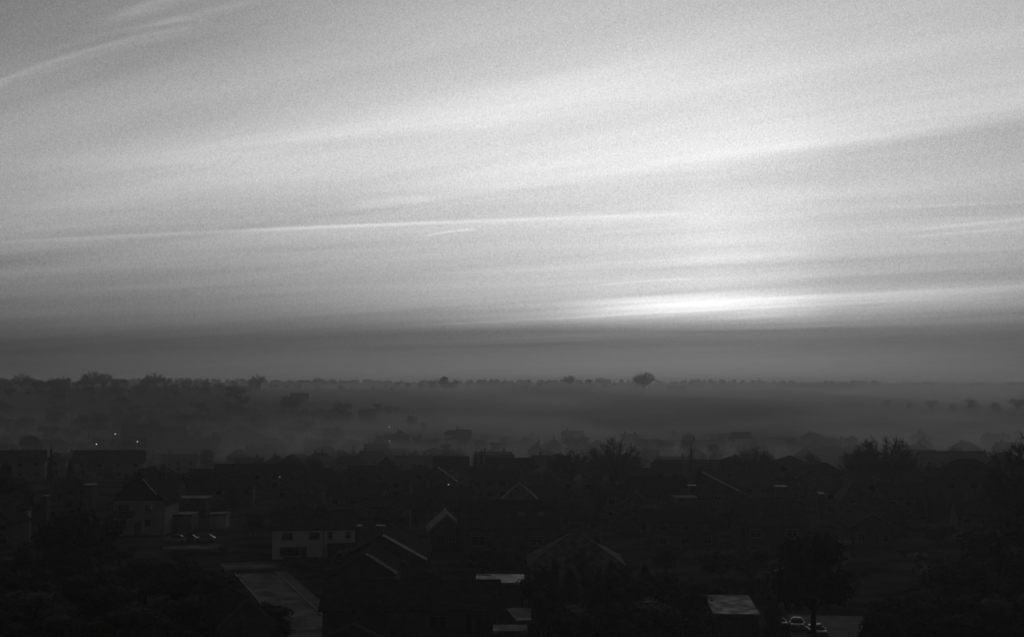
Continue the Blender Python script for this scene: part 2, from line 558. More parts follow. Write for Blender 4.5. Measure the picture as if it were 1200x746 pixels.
# ------------------------------------------------------------------ ground
def build_ground():
    ys = [-260, -180, -100, -40]
    y = 0.0
    while y < 420: ys.append(y); y += 5
    while y < 1200: ys.append(y); y += 14
    while y < 8800: ys.append(y); y *= 1.035
    mb = MB()
    N = 110
    for y in ys:
        half = max(260.0, 0.62 * y + 160)
        for i in range(N + 1):
            x = -half + 2 * half * i / N
            mb.v.append((x, y, T(x, y)))
    for r in range(len(ys) - 1):
        for i in range(N):
            a = r * (N + 1) + i
            mb.f.append((a, a + 1, a + N + 2, a + N + 1))
    o = mb.build('ground', M['grass'], smooth=True)
    o['kind'] = 'structure'
    return ys
build_ground()

# haze: one closed box of even air round everything below the sky
def volume(name, density, aniso, alb=0.95):
    m = bpy.data.materials.new(name); m.use_nodes = True
    nt = m.node_tree; nt.nodes.clear()
    out = nt.nodes.new('ShaderNodeOutputMaterial')
    v = nt.nodes.new('ShaderNodeVolumePrincipled')
    v.inputs['Color'].default_value = (alb, alb, alb, 1)
    v.inputs['Density'].default_value = density
    v.inputs['Anisotropy'].default_value = aniso
    nt.links.new(v.outputs[0], out.inputs['Volume'])
    return m
hb = MB()
hb.box(-5800, 5800, -300, 9000, -4.0, 52.0)
haze = hb.build('haze', volume('haze_air', 1 / 2700.0, 0.55, 0.62))
haze['kind'] = 'stuff'

def fog_bank(box, dens, ztop, zfull, front, back, left, right, nscale, nlo, nhi, seed, label, aniso=0.55, alb=0.86, lean=None):
    """a bank of mist: thickest low down, thinning out to nothing at its top and sides, in drifting wisps"""
    x0, x1, y0, y1, z0, z1 = box
    mb = MB(); mb.box(x0, x1, y0, y1, z0, z1)
    m = volume('fog', dens, aniso, alb)
    t = NT(m.node_tree)
    v = [n for n in m.node_tree.nodes if n.type == 'PRINCIPLED_VOLUME'][0]
    tc = t.new('ShaderNodeTexCoord'); sp = t.new('ShaderNodeSeparateXYZ')
    t.link(tc.outputs['Object'], sp.inputs[0])
    X, Y, Z = sp.outputs
    mp = t.new('ShaderNodeCombineXYZ')
    for i, (s, c) in enumerate(zip((X, Y, Z), nscale)): t.put(mp.inputs[i], t.m('ADD', t.m('MULTIPLY', s, c), seed * 3.7))
    nz = t.new('ShaderNodeTexNoise')
    nz.inputs['Scale'].default_value = 1.0; nz.inputs['Detail'].default_value = 3.0; nz.inputs['Distortion'].default_value = 0.4
    t.link(mp.outputs[0], nz.inputs['Vector'])
    nn = t.step(nz.outputs['Fac'], 0.36, 0.64, nlo, nhi)
    # the top rises and sinks along the valley
    top = t.m('ADD', Z, t.m('MULTIPLY', t.m('SUBTRACT', nz.outputs['Fac'], 0.5), -14.0))
    d = t.m('MULTIPLY', nn, t.step(top, ztop, zfull))
    d = t.m('MULTIPLY', d, t.m('MULTIPLY', t.step(Y, y0, y0 + front), t.step(Y, y1, y1 - back)))
    d = t.m('MULTIPLY', d, t.m('MULTIPLY', t.step(X, x0, x0 + left), t.step(X, x1, x1 - right)))
    d = t.m('MULTIPLY', d, t.m('MULTIPLY', t.step(Z, z1, z1 - 5), dens))
    t.put(v.inputs['Density'], d)
    o = mb.build('fog_bank', m)
    tag(o, label, 'fog bank', 'fog banks lying in the valley', 'stuff')
    return o

# ------------------------------------------------------------------ building parts
CACHE = {}
def cached(key, fn):
    if key not in CACHE: CACHE[key] = fn()
    return CACHE[key]

def window_meshes(w, h, panes):
    def frame():
        mb = MB()
        t = 0.09
        mb.box(-w/2, w/2, -0.07, 0.02, -h/2, -h/2 + t)
        mb.box(-w/2, w/2, -0.07, 0.02, h/2 - t, h/2)
        mb.box(-w/2, -w/2 + t, -0.07, 0.02, -h/2 + t, h/2 - t)
        mb.box(w/2 - t, w/2, -0.07, 0.02, -h/2 + t, h/2 - t)
        for k in range(1, panes):
            x = -w/2 + w * k / panes
            mb.box(x - 0.04, x + 0.04, -0.06, 0.02, -h/2 + t, h/2 - t)
        if h > 0.9: 
            for k in range(panes):
                xa = -w/2 + w * k / panes + (t if k == 0 else 0.04); xb = -w/2 + w * (k + 1) / panes - (t if k == panes - 1 else 0.04)
                mb.box(xa, xb, -0.055, 0.02, h/2 - 0.36, h/2 - 0.31)
        mb.box(-w/2 - 0.08, w/2 + 0.08, -0.14, 0.02, -h/2 - 0.07, -h/2 - 0.003)
        return mb.mesh('window', M['trim'])
    def pane():
        mb = MB(); mb.box(-w/2 + 0.02, w/2 - 0.02, -0.03, 0.015, -h/2 + 0.02, h/2 - 0.02)
        return mb.mesh('pane', M['glass'])
    def dframe():
        me = frame(); me.materials.clear(); me.materials.append(M['ltrim']); return me
    return cached(('wf', w, h, panes), frame), cached(('wp', w, h), pane), cached(('wd', w, h, panes), dframe)

def face_xf(face, u, z, w, d):
    if face == 'F': return (u, -d/2, z), 0.0
    if face == 'B': return (-u, d/2, z), math.pi
    if face == 'R': return (w/2, u, z), math.pi / 2
    return (-w/2, -u, z), -math.pi / 2

def add_window(root, face, u, z, ww, hh, w, d, panes=2, detail=2, dark=False, out=0.0):
    fm, pm, dm = window_meshes(ww, hh, panes)
    loc, rz = face_xf(face, u, z, w, d)
    if detail >= 2:
        o = link('window', dm if dark else fm, root)
        o.location = loc; o.rotation_euler = (0, 0, rz)
        if out: o.location.y -= out
        p = link('pane', pm, o)
    else:
        o = link('window', pm, root)
        o.location = loc; o.rotation_euler = (0, 0, rz)
    return o

def wall_mesh(w, d, h, rh, kind, m):
    def fn():
        mb = MB()
        z0 = -2.5
        if kind == 'gable':
            s = [(-d/2, z0), (d/2, z0), (d/2, h), (0, h + rh), (-d/2, h)]
            vs = [(-w/2, y, z) for y, z in s] + [(w/2, y, z) for y, z in s]
        elif kind == 'front':
            s = [(-w/2, z0), (-w/2, h), (0, h + rh), (w/2, h), (w/2, z0)]
            vs = [(x, -d/2, z) for x, z in s] + [(x, d/2, z) for x, z in s]
        else:
            mb.box(-w/2, w/2, -d/2, d/2, z0, h)
            return mb.mesh('wall', m)
        n = 5
        mb.add(vs, [tuple(range(n))[::-1], tuple(range(n, 2*n))] + [(i, (i+1) % n, n + (i+1) % n, n + i) for i in range(n)])
        return mb.mesh('wall', m)
    return cached(('wall', w, d, h, rh, kind, m.name), fn)

def roof_mesh(w, d, h, rh, kind, m, ov=0.35, th=0.16, ribs=False):
    def fn():
        mb = MB()
        if kind == 'gable':
            s = rh / (d/2); zr = h + rh + th; ze = h + th - ov * s
            for q in (-1, 1):
                pts = [(-w/2 - ov, q*(d/2 + ov), ze), (w/2 + ov, q*(d/2 + ov), ze), (w/2 + ov, 0, zr), (-w/2 - ov, 0, zr)]
                mb.slab(pts if q < 0 else pts[::-1], th)
            mb.box(-w/2 - ov + 0.02, w/2 + ov - 0.02, -0.12, 0.12, zr - 0.1, zr + 0.07)
        elif kind == 'front':
            s = rh / (w/2); zr = h + rh + th; ze = h + th - ov * s
            for q in (-1, 1):
                pts = [(q*(w/2 + ov), -d/2 - ov, ze), (0, -d/2 - ov, zr), (0, d/2 + ov, zr), (q*(w/2 + ov), d/2 + ov, ze)]
                mb.slab(pts if q > 0 else pts[::-1], th)
            mb.box(-0.12, 0.12, -d/2 - ov + 0.02, d/2 + ov - 0.02, zr - 0.1, zr + 0.07)
            if ribs:
                k = int(d / 0.42)
                for q in (-1, 1):
                    for i in range(k + 1):
                        y = -d/2 + i * d / k
                        mb.beam((q*(w/2 + ov - 0.03), y, ze + 0.05), (q*0.1, y, zr + 0.02), 0.1, 0.09)
        elif kind == 'hip':
            r = max(0.0, (w - d) / 2)
            W = w/2 + ov; D = d/2 + ov
            z0 = h + 0.02; z1 = h + 0.02 + th; zr = h + rh + th
            v = [(-W,-D,z0),(W,-D,z0),(W,D,z0),(-W,D,z0),(-W,-D,z1),(W,-D,z1),(W,D,z1),(-W,D,z1)]
            f = [(0,3,2,1),(0,1,5,4),(1,2,6,5),(2,3,7,6),(3,0,4,7)]
            if w > d + 0.3:
                v += [(-r, 0, zr), (r, 0, zr)]
                f += [(4,5,9,8),(5,6,9),(6,7,8,9),(7,4,8)]
            elif d > w + 0.3:
                r = (d - w) / 2
                v += [(0, -r, zr), (0, r, zr)]
                f += [(4,5,8),(5,6,9,8),(6,7,9),(7,4,8,9)]
            else:
                v += [(0, 0, zr)]
                f += [(4,5,8),(5,6,8),(6,7,8),(7,4,8)]
            mb.add(v, f)
        else:   # flat, with a low rim
            mb.box(-w/2 - 0.15, w/2 + 0.15, -d/2 - 0.15, d/2 + 0.15, h, h + 0.14)
            mb.box(-w/2 - 0.19, w/2 + 0.19, -d/2 - 0.19, -d/2 - 0.152, h - 0.10, h + 0.17)
            mb.box(-w/2 - 0.19, -w/2 - 0.152, -d/2 - 0.15, d/2 + 0.15, h - 0.10, h + 0.17)
        return mb.mesh('roof', m)
    return cached(('roof', w, d, h, rh, kind, m.name, ov, ribs), fn)

def chimney_mesh(m, hgt, wide):
    def fn():
        mb = MB()
        mb.box(-wide/2, wide/2, -0.3, 0.3, -1.6, hgt)
        mb.box(-wide/2 - 0.06, wide/2 + 0.06, -0.36, 0.36, hgt, hgt + 0.14)
        n = 2 if wide < 0.9 else 3
        for i in range(n):
            x = (i - (n - 1) / 2) * 0.34
            mb.lathe([(0.13, hgt + 0.13), (0.11, hgt + 0.55), (0.14, hgt + 0.57), (0.14, hgt + 0.62)], 7, (x, 0))
        return mb.mesh('chimney', m)
    return cached(('chim', m.name, hgt, wide), fn)

def house(name, loc, rz, w, d, h, rh, kind, wall='brick', roof='tile', wins=(), chim=(), door=None, detail=2,
          barge=None, ov=0.35, ribs=False, dark_frames=False):
    w, d, h, rh = [round(q, 2) for q in (w, d, h, rh)]
    root = empty(name, loc, rz)
    link('wall', wall_mesh(w, d, h, rh, kind, M[wall]), root)
    rf = link('roof', roof_mesh(w, d, h, rh, kind, M[roof], ov, 0.16, ribs), root)
    th = 0.16
    for c in chim:                                   # (x, y, height above the ridge, width)
        o = link('chimney', chimney_mesh(M['brick' if wall != 'dbrick' else 'dbrick'], c[2], c[3]), rf)
        o.location = (c[0], c[1], h + rh)
    if barge:
        sides = (-1, 1) if barge in ('both', 'grey') else ((1,) if barge == 'R' else (-1,))
        bm_ = M['ltrim'] if barge == 'grey' else M['trim']
        wd = 0.24
        for q in sides:
            mb = MB()
            if kind == 'front':
                s = rh / (w/2)
                y = -d/2 - ov - 0.032
                mb.beam((q*(w/2 + ov), y, h + th*0.5 - ov*s), (0.0, y, h + rh + th*0.5), 0.06, wd)
            else:
                s = rh / (d/2)
                x = q * (w/2 + ov + 0.032)
                for k in (-1, 1):
                    mb.beam((x, k*(d/2 + ov), h + th*0.5 - ov*s), (x, 0.0, h + rh + th*0.5), 0.06, wd)
            mb.build('bargeboard', bm_, rf)
    for q in wins:
        add_window(root, q[0], q[1], q[2], q[3], q[4], w, d, q[5] if len(q) > 5 else 2, detail, dark_frames)
    if door:
        fc, u, dw, dh = door
        def dm():
            mb = MB()
            mb.box(-dw/2 - 0.08, -dw/2, -0.06, 0.02, 0, dh + 0.08); mb.box(dw/2, dw/2 + 0.08, -0.06, 0.02, 0, dh + 0.08)
            mb.box(-dw/2, dw/2, -0.06, 0.02, dh, dh + 0.08)
            mb.box(-dw/2, dw/2, -0.035, 0.015, 0, dh)
            for k in range(3): mb.box(-dw/2 + 0.12, dw/2 - 0.12, -0.05, 0.0, 0.15 + k*dh/3, dh/3 - 0.05 + k*dh/3)
            return mb.mesh('door', M['door'])
        o = link('door', cached(('door', dw, dh), dm), root)
        l, r_ = face_xf(fc, u, 0.0, w, d); o.location = l; o.rotation_euler = (0, 0, r_)
        if detail >= 2:
            hm = cached('handle', lambda: (lambda b: (b.beam((0, -0.08, 0), (0.14, -0.08, 0), 0.03, 0.03), b.mesh('handle', M['metal']))[1])(MB()))
            k = link('handle', hm, o); k.location = (-dw/2 + 0.1, 0, 1.0)
    return root

# ------------------------------------------------------------------ trees
def bare_tree_meshes(seed, rx=0.42, limbs=52, cz=0.63, rzz=0.37):
    """a leafless tree, height 1: limbs fan out of the trunk to a rounded crown and break up into fine twigs"""
    rnd = random.Random(seed)
    tr = MB(); cr = MB()
    def rv(): return Vector((rnd.gauss(0, 1), rnd.gauss(0, 1), rnd.gauss(0, 1)))
    fork = 0.30
    tr.tube((0, 0, -0.05), (0.004, 0.002, 0.16), 0.030, 0.024, 7)
    tr.tube((0.004, 0.002, 0.16), (0, 0.006, fork), 0.024, 0.021, 7)
    tr.tube((0, 0.006, fork), (0.01, -0.004, 0.58), 0.021, 0.009, 6)
    R0 = 0.0021
    lump = [(rv().normalized(), rnd.uniform(0.92, 1.05)) for _ in range(9)]
    for i in range(limbs):
        u = rnd.uniform(-0.42, 1.0); a = i * 2.39996 + rnd.uniform(-0.4, 0.4)
        s = math.sqrt(max(0.0, 1 - u * u))
        v = Vector((s * math.cos(a), s * math.sin(a), u))
        k = sum(w * max(0.0, v.dot(q)) ** 2 for q, w in lump) / max(1e-3, sum(max(0.0, v.dot(q)) ** 2 for q, w in lump))
        reach = rnd.uniform(0.84, 1.0) * k
        end = Vector((v.x * rx * reach, v.y * rx * reach, cz + v.z * rzz * reach))
        z0 = fork * 0.9 + rnd.random() * 0.24 * (0.3 + 0.7 * (u + 0.42) / 1.42)
        st = Vector((0.004, 0, z0))
        mid = st.lerp(end, 0.5) + Vector((v.x * 0.05, v.y * 0.05, 0.06 - 0.05 * u)) + rv() * 0.018
        pts = []
        n = 6
        for j in range(n + 1):
            t = j / n
            pts.append(st * (1 - t) ** 2 + mid * 2 * t * (1 - t) + end * t * t + rv() * 0.006 * (0 < j))
        for j in range(n):
            ra = 0.0115 * (1 - j / n) ** 1.1 + R0 * 1.2; rb = 0.0115 * (1 - (j + 1) / n) ** 1.1 + R0 * 1.2
            (tr if j < 3 else cr).tube(pts[j], pts[j + 1], ra, rb, 5 if j < 3 else 4)
        for m in range(18):
            t = n * (1 - 0.68 * rnd.random() ** 1.5); j = min(n - 1, int(t))
            p = pts[j].lerp(pts[j + 1], t - j)
            d = (pts[j + 1] - pts[j]).normalized()
            o = rv(); o = (o - d * o.dot(d)).normalized()
            out = (p - Vector((0, 0, 0.42))).normalized()
            d2 = (d * 0.55 + o * 1.0 + out * 0.35).normalized()
            L = rnd.uniform(0.06, 0.14) * (1.0 if t < n * 0.8 else 0.75)
            q1 = p + d2 * L * 0.5; q2 = q1 + (d2 + rv() * 0.18 + Vector((0, 0, 0.12))).normalized() * L * 0.5
            cr.tube(p, q1, R0 * 1.9, R0 * 1.4, 3); cr.tube(q1, q2, R0 * 1.4, R0 * 0.8, 3)
            for w in range(6):
                b0 = p.lerp(q1, rnd.uniform(0.3, 1)) if rnd.random() < 0.4 else q1.lerp(q2, rnd.random())
                d3 = (d2 + rv() * 0.55).normalized()
                e = b0 + d3 * rnd.uniform(0.03, 0.07)
                sd = d3.cross(rv()).normalized() * R0 * 0.85
                cr.add([b0 - sd, b0 + sd, e], [(0, 1, 2)])
    zs = sorted(v[2] for v in cr.v); zmax = zs[int(len(zs) * 0.99)]
    for mb in (tr, cr): mb.v = [(x / zmax, y / zmax, z / zmax) for x, y, z in mb.v]
    return tr.mesh('trunk', M['bark']), cr.mesh('crown', M['twig'])

def leaf_quad(mb, c, s, rnd, flat=0.0):
    a = Vector((rnd.gauss(0, 1), rnd.gauss(0, 1), rnd.gauss(0, 1) * (1 - flat))).normalized()
    b = Vector((rnd.gauss(0, 1), rnd.gauss(0, 1), rnd.gauss(0, 1)))
    b = (b - a * b.dot(a)).normalized()
    a *= s; b *= s * 0.55
    mb.add([c - a, c + b * 0.9, c + a, c - b], [(0, 1, 2, 3)])

def blob(mb, c, r, rnd, n=10, m=7):
    vs = []; fs = []
    for i in range(1, m):
        th = math.pi * i / m
        for j in range(n):
            ph = 2 * math.pi * j / n
            k = rnd.uniform(0.8, 1.1)
            vs.append((c[0] + r[0]*k*math.sin(th)*math.cos(ph), c[1] + r[1]*k*math.sin(th)*math.sin(ph), c[2] + r[2]*k*math.cos(th)))
    vs.append((c[0], c[1], c[2] + r[2])); vs.append((c[0], c[1], c[2] - r[2]))
    for i in range(m - 2):
        for j in range(n):
            k = (j + 1) % n
            fs.append((i*n+j, (i+1)*n+j, (i+1)*n+k, i*n+k))
    for j in range(n):
        k = (j + 1) % n
        fs.append((len(vs)-2, j, k)); fs.append((len(vs)-1, (m-2)*n+k, (m-2)*n+j))
    mb.add(vs, fs)

def bushy_meshes(seed, leaves=1700, size=0.030, wide=0.36, low=0.22, core=True, mname='leaf', lobes=11):
    """height 1; a crown of uneven lobes over a short forked trunk"""
    rnd = random.Random(seed)
    tr = MB(); cr = MB()
    L = []
    for i in range(lobes):
        a = rnd.uniform(0, 6.28); q = rnd.random() ** 0.6
        zz = rnd.uniform(low + 0.14, 0.84)
        lim = wide * (1 - 0.55 * abs((zz - 0.55) / 0.45) ** 2.0)
        c = Vector((math.cos(a) * lim * q * 0.72, math.sin(a) * lim * q * 0.72, zz))
        r = rnd.uniform(0.10, 0.17) * (wide / 0.36) ** 0.5
        L.append((c, Vector((r * rnd.uniform(0.9, 1.25), r * rnd.uniform(0.9, 1.25), r * rnd.uniform(0.75, 1.05)))))
    for c, r in L:
        if core: blob(cr, c, r * 0.80, rnd, 9, 6)
        for k in range(leaves // lobes):
            v = Vector((rnd.gauss(0, 1), rnd.gauss(0, 1), rnd.gauss(0, 1))).normalized()
            s = rnd.uniform(0.72, 1.16)
            leaf_quad(cr, Vector((c.x + v.x*r.x*s, c.y + v.y*r.y*s, c.z + v.z*r.z*s)), size * rnd.uniform(0.6, 1.3), rnd)
    zm = max(v[2] for v in cr.v)
    cr.v = [(x, y, z / zm) for x, y, z in cr.v]
    tr.tube((0, 0, -0.04), (0.005, 0, low + 0.05), 0.030, 0.022, 7)
    for c, r in L[:6]:
        tr.tube((0.005, 0, low), c, 0.017, 0.007, 5)
    return tr.mesh('trunk', M['bark']), cr.mesh('crown', M[mname])

def haze_tree_meshes(seed, n=1100, wide=0.42, low=0.2, round_=True):
    """a leafless tree far away: a rounded cloud of twigs on limbs"""
    rnd = random.Random(seed)
    tr = MB(); cr = MB()
    tr.tube((0, 0, -0.05), (0, 0, 0.45), 0.028, 0.018, 6)
    lob = []
    for i in range(9):
        a = rnd.uniform(0, 6.28); q = rnd.random() ** 0.5
        lob.append((Vector((math.cos(a)*wide*0.62*q, math.sin(a)*wide*0.62*q, rnd.uniform(low + 0.18, 0.82))), rnd.uniform(0.13, 0.22)))
    for c, r in lob:
        tr.tube((0, 0, rnd.uniform(0.22, 0.45)), c, 0.013, 0.004, 4)
    for i in range(n):
        c, r = rnd.choice(lob)
        v = Vector((rnd.gauss(0, 1), rnd.gauss(0, 1), rnd.gauss(0, 1))).normalized() * (r * rnd.random() ** 0.4)
        p = c + v
        d = (v.normalized() * 0.8 + (p - Vector((0, 0, 0.35))).normalized() * 0.8 + Vector((rnd.gauss(0, .4), rnd.gauss(0, .4), rnd.gauss(0, .4) + 0.2))).normalized()
        s = d.cross(Vector((rnd.gauss(0, 1), rnd.gauss(0, 1), rnd.gauss(0, 1)))).normalized() * 0.0075
        e = p + d * rnd.uniform(0.06, 0.13)
        cr.add([p - s, p + s, e], [(0, 1, 2)])
    zm = max(v[2] for v in cr.v)
    cr.v = [(x, y, z / zm) for x, y, z in cr.v]
    return tr.mesh('trunk', M['bark']), cr.mesh('crown', M['twig'])

def conifer_meshes(seed, wide=0.20, n=1500, low=0.04):
    rnd = random.Random(seed)
    tr = MB(); cr = MB()
    tr.tube((0, 0, -0.05), (0, 0, 0.9), 0.025, 0.006, 6)
    prof = lambda z: wide * (1 - z) ** 0.8 * (0.85 + 0.15 * math.sin(z * 34)) * min(1, (z - low) / 0.08 + 0.35)
    cr.lathe([(prof(low + 0.01) * 0.7, low)] + [(max(0.004, prof(z) * 0.72), z) for z in (0.12, 0.25, 0.4, 0.55, 0.7, 0.82, 0.92)], 9)
    for i in range(n):
        z = low + (0.985 - low) * (1 - (1 - rnd.random() ** 0.9) ** 0.75)
        a = rnd.uniform(0, 6.28)
        r = max(0.004, prof(z)) * rnd.uniform(0.72, 1.12) * (1 + 0.13 * math.sin(3 * a + 9 * z + seed))
        p = Vector((r * math.cos(a), r * math.sin(a), z))
        o = Vector((math.cos(a), math.sin(a), rnd.uniform(-0.5, 0.55)))
        o = (o + Vector((rnd.gauss(0, .35), rnd.gauss(0, .35), rnd.gauss(0, .3)))).normalized() * rnd.uniform(0.022, 0.045) * (1.15 - 0.6 * z)
        s = o.cross(Vector((0, 0, 1))).normalized() * rnd.uniform(0.010, 0.017)
        cr.add([p - s, p + s, p + o], [(0, 1, 2)])
    cr.add([(-0.006, 0, 0.9), (0.006, 0, 0.9), (0, 0, 1.0)], [(0, 1, 2)])
    return tr.mesh('trunk', M['bark']), cr.mesh('crown', M['needle'])

VAR = {}
def variants(kind):
    if kind not in VAR:
        if kind == 'bare': VAR[kind] = [bare_tree_meshes(s) for s in (1, 2, 3)]
        elif kind == 'bare_wide': VAR[kind] = [bare_tree_meshes(s, 0.50, 64) for s in (4, 5)]
        elif kind == 'bushy': VAR[kind] = [bushy_meshes(s) for s in (11, 12, 13)]
        elif kind == 'dense': VAR[kind] = [bushy_meshes(s, 3600, 0.022, 0.40, 0.14, True, 'needle', 15) for s in (21, 22)]
        elif kind == 'spreading': VAR[kind] = [bushy_meshes(27, 4200, 0.021, 0.40, 0.33, True, 'needle', 17)]
        elif kind == 'hazy': VAR[kind] = [haze_tree_meshes(s) for s in (31, 32, 33, 34)]
        elif kind == 'conifer': VAR[kind] = [conifer_meshes(s) for s in (41, 42, 43)]
        elif kind == 'shrub': VAR[kind] = [bushy_meshes(s, 900, 0.05, 0.52, 0.02, True, 'leaf', 9) for s in (51, 52)]
    return VAR[kind]
NAME = dict(bare='bare_tree', bare_wide='bare_tree', bushy='bushy_tree', dense='evergreen_tree', spreading='evergreen_tree', hazy='bare_tree', conifer='conifer_tree', shrub='shrub')
TREE_N = [0]
def tree(kind, loc, h, wf=1.0, label=None, group=None, v=None, rz=None, name=None, attr=None):
    TREE_N[0] += 1
    vs = variants(kind)
    tm, cm = vs[(TREE_N[0] if v is None else v) % len(vs)]
    root = empty(name or NAME[kind], loc, (TREE_N[0] * 2.399) % 6.28 if rz is None else rz)
    root.scale = (h * wf, h * wf, h)
    link('trunk', tm, root); link('crown', cm, root)
    cat = 'shrub' if kind == 'shrub' else 'tree'
    tag(root, label, cat, group)
    if label is None: THINGS.append((root, cat, attr or kind, (loc.x, loc.y, loc.z + h * 0.5)))
    return root
def tree_px(kind, px, top, d, width_px=None, **kw):
    """a tree standing at distance d in the column px, its top in the row top"""
    if not kw.pop('raw', False): d = replot(px, d)[0]
    p = at(px, d)
    h = max(1.2, CAMZ - (top - HZ) * d / F - p.z)
    wf = kw.pop('wf', 1.0)
    if width_px:
        variants(kind)
        nat = dict(bare=0.76, bare_wide=0.88, bushy=0.64, dense=0.72, spreading=0.72, hazy=0.66, conifer=0.34, shrub=0.85)[kind]
        wf = min(kw.pop('cap', 1.3 if d > 600 else 2.2), max(0.5, (width_px * d / F) / (nat * h)))
    return tree(kind, p, h, wf, **kw)

# ------------------------------------------------------------------ cars, lamps, fences
def make_car(loc, rz, paint, label, group):
    root = empty('parked_car', loc, rz)
    tag(root, label, 'car', group)
    Wd = 0.86
    def loft(secs):
        mb = MB(); n = len(secs[0]); vs = []; fs = []
        for s in secs: vs += s
        for k in range(len(secs) - 1):
            for i in range(n):
                j = (i + 1) % n
                fs.append((k*n+i, k*n+j, (k+1)*n+j, (k+1)*n+i))
        fs.append(tuple(range(n - 1, -1, -1))); fs.append(tuple(range((len(secs)-1)*n, len(secs)*n)))
        mb.add(vs, fs); return mb
    def sec(x, zb, zt, w, tw):
        return [(x, -w, zb), (x, w, zb), (x, w*1.0, (zb+zt)*0.55), (x, tw, zt - 0.05), (x, tw*0.9, zt), (x, -tw*0.9, zt), (x, -tw, zt - 0.05), (x, -w*1.0, (zb+zt)*0.55)]
    body = loft([sec(-2.1, 0.38, 0.62, .70, .62), sec(-2.0, 0.25, 0.80, .80, .74), sec(-1.4, 0.22, 0.92, Wd, .80), sec(-0.5, 0.22, 0.95, Wd, .82),
                 sec(0.7, 0.22, 0.95, Wd, .82), sec(1.6, 0.22, 0.98, Wd, .80), sec(1.98, 0.28, 0.92, .80, .74), sec(2.05, 0.40, 0.80, .72, .66)])
    b = body.build('body', M[paint], root, True)
    cab = loft([sec(-0.95, 0.90, 0.97, .76, .74), sec(-0.35, 0.90, 1.36, .76, .60), sec(0.2, 0.90, 1.43, .76, .60), sec(1.0, 0.90, 1.40, .76, .60), sec(1.75, 0.90, 0.99, .74, .70)])
    cab.build('windows', M['glass'], root, True)
    rf = loft([sec(-0.40, 1.33, 1.39, .56, .55), sec(0.2, 1.38, 1.46, .58, .56), sec(1.05, 1.35, 1.43, .58, .56)])
    rf.build('car_roof', M[paint], root, True)
    def whl():
        mb = MB(); n = 16; vs = []; fs = []
        for y in (-0.1, 0.1):
            for r in (0.31, 0.2):
                for i in range(n):
                    a = 2*math.pi*i/n; vs.append((r*math.cos(a), y, r*math.sin(a)))
        for i in range(n):
            j = (i+1) % n
            fs += [(i, j, 2*n+j, 2*n+i), (n+i, i, 2*n+i, 3*n+i) if False else (i, n+i, n+j, j), (2*n+i, 2*n+j, 3*n+j, 3*n+i), (n+i, 3*n+i, 3*n+j, n+j)]
        mb.add(vs, fs); return mb.mesh('wheel', M['rubber'])
    def rim():
        mb = MB(); n = 16
        mb.add([(0.2*math.cos(2*math.pi*i/n), y, 0.2*math.sin(2*math.pi*i/n)) for y in (-0.08, 0.08) for i in range(n)],
               [tuple(range(n))[::-1], tuple(range(n, 2*n))])
        return mb.mesh('rim', M['ltrim'])
    for x in (-1.3, 1.35):
        for y in (-0.78, 0.78):
            o = link('wheel', cached('wheel', whl), root); o.location = (x, y, 0.31)
            link('rim', cached('rim', rim), o)
    for y in (-0.55, 0.55):
        mb = MB(); mb.box(-2.09, -1.99, y - 0.17, y + 0.17, 0.60, 0.74); mb.build('headlight', M['ltrim'], root)
        mb = MB(); mb.box(1.98, 2.06, y - 0.15, y + 0.15, 0.66, 0.82); mb.build('tail_light', M['door'], root)
        mb = MB(); mb.box(-0.75, -0.58, y * 1.56 - 0.09, y * 1.56 + 0.09, 0.92, 1.04); mb.build('wing_mirror', M[paint], root)
    return root

def street_lamp(loc, rz, label, h=6.0, near=False):
    root = empty('street_lamp', loc, rz)
    tag(root, label, 'street lamp', 'lit street lamps')
    def pole():
        mb = MB(); mb.lathe([(0.11, -0.5), (0.11, 1.2), (0.07, 1.3), (0.05, h)], 8)
        mb.tube((0, 0, h - 0.05), (0, -0.5, h + 0.2), 0.04, 0.035, 6); mb.tube((0, -0.5, h + 0.2), (0, -1.0, h + 0.22), 0.035, 0.03, 6)
        return mb.mesh('pole', M['metal'])
    link('pole', cached(('pole', h), pole), root)
    def head():
        mb = MB(); mb.box(-0.14, 0.14, -1.5, -0.95, h + 0.20, h + 0.34); return mb.mesh('lamp_head', M['metal'])
    o = link('lamp_head', cached(('lhead', h), head), root)
    def bulb():
        mb = MB(); mb.lathe([(0.05, h + 0.02), (0.13, h + 0.08), (0.15, h + 0.195)], 8, (0, -1.25)); return mb.mesh('bulb', M['dimlamp' if near else 'lamp'])
    link('bulb', cached(('bulb', h, near), bulb), o)
    return root

def fence(a, b, label, h=1.7, group='garden fences'):
    a = Vector(a); b = Vector(b)
    root = empty('garden_fence', (a.x, a.y, T(a.x, a.y)))
    tag(root, label, 'fence', group)
    L = (b - a).length; n = max(2, int(L / 1.83))
    o = root.location
    for i in range(n + 1):
        p = a.lerp(b, i / n); z = T(p.x, p.y)
        mb = MB(); q = Vector((p.x, p.y, z)) - o
        mb.box(q.x - 0.06, q.x + 0.06, q.y - 0.06, q.y + 0.06, q.z - 0.4, q.z + h + 0.08)
        mb.build('post', M['wood'], root)
        if i < n:
            p2 = a.lerp(b, (i + 1) / n)
            d = (p2 - p).normalized()
            s = p + d * 0.07; e = p2 - d * 0.07
            mb = MB()
            k = 11
            for j in range(k):
                z0 = min(T(s.x, s.y), T(e.x, e.y)) + 0.06 + j * (h - 0.08) / k
                off = 0.012 if j % 2 else -0.012
                nrm = Vector((-d.y, d.x, 0)) * off
                mb.beam(Vector((s.x, s.y, z0 + 0.07)) + nrm - o, Vector((e.x, e.y, z0 + 0.07)) + nrm - o, 0.02, (h - 0.08) / k * 0.97)
            mb.build('panel', M['wood'], root)
    return root

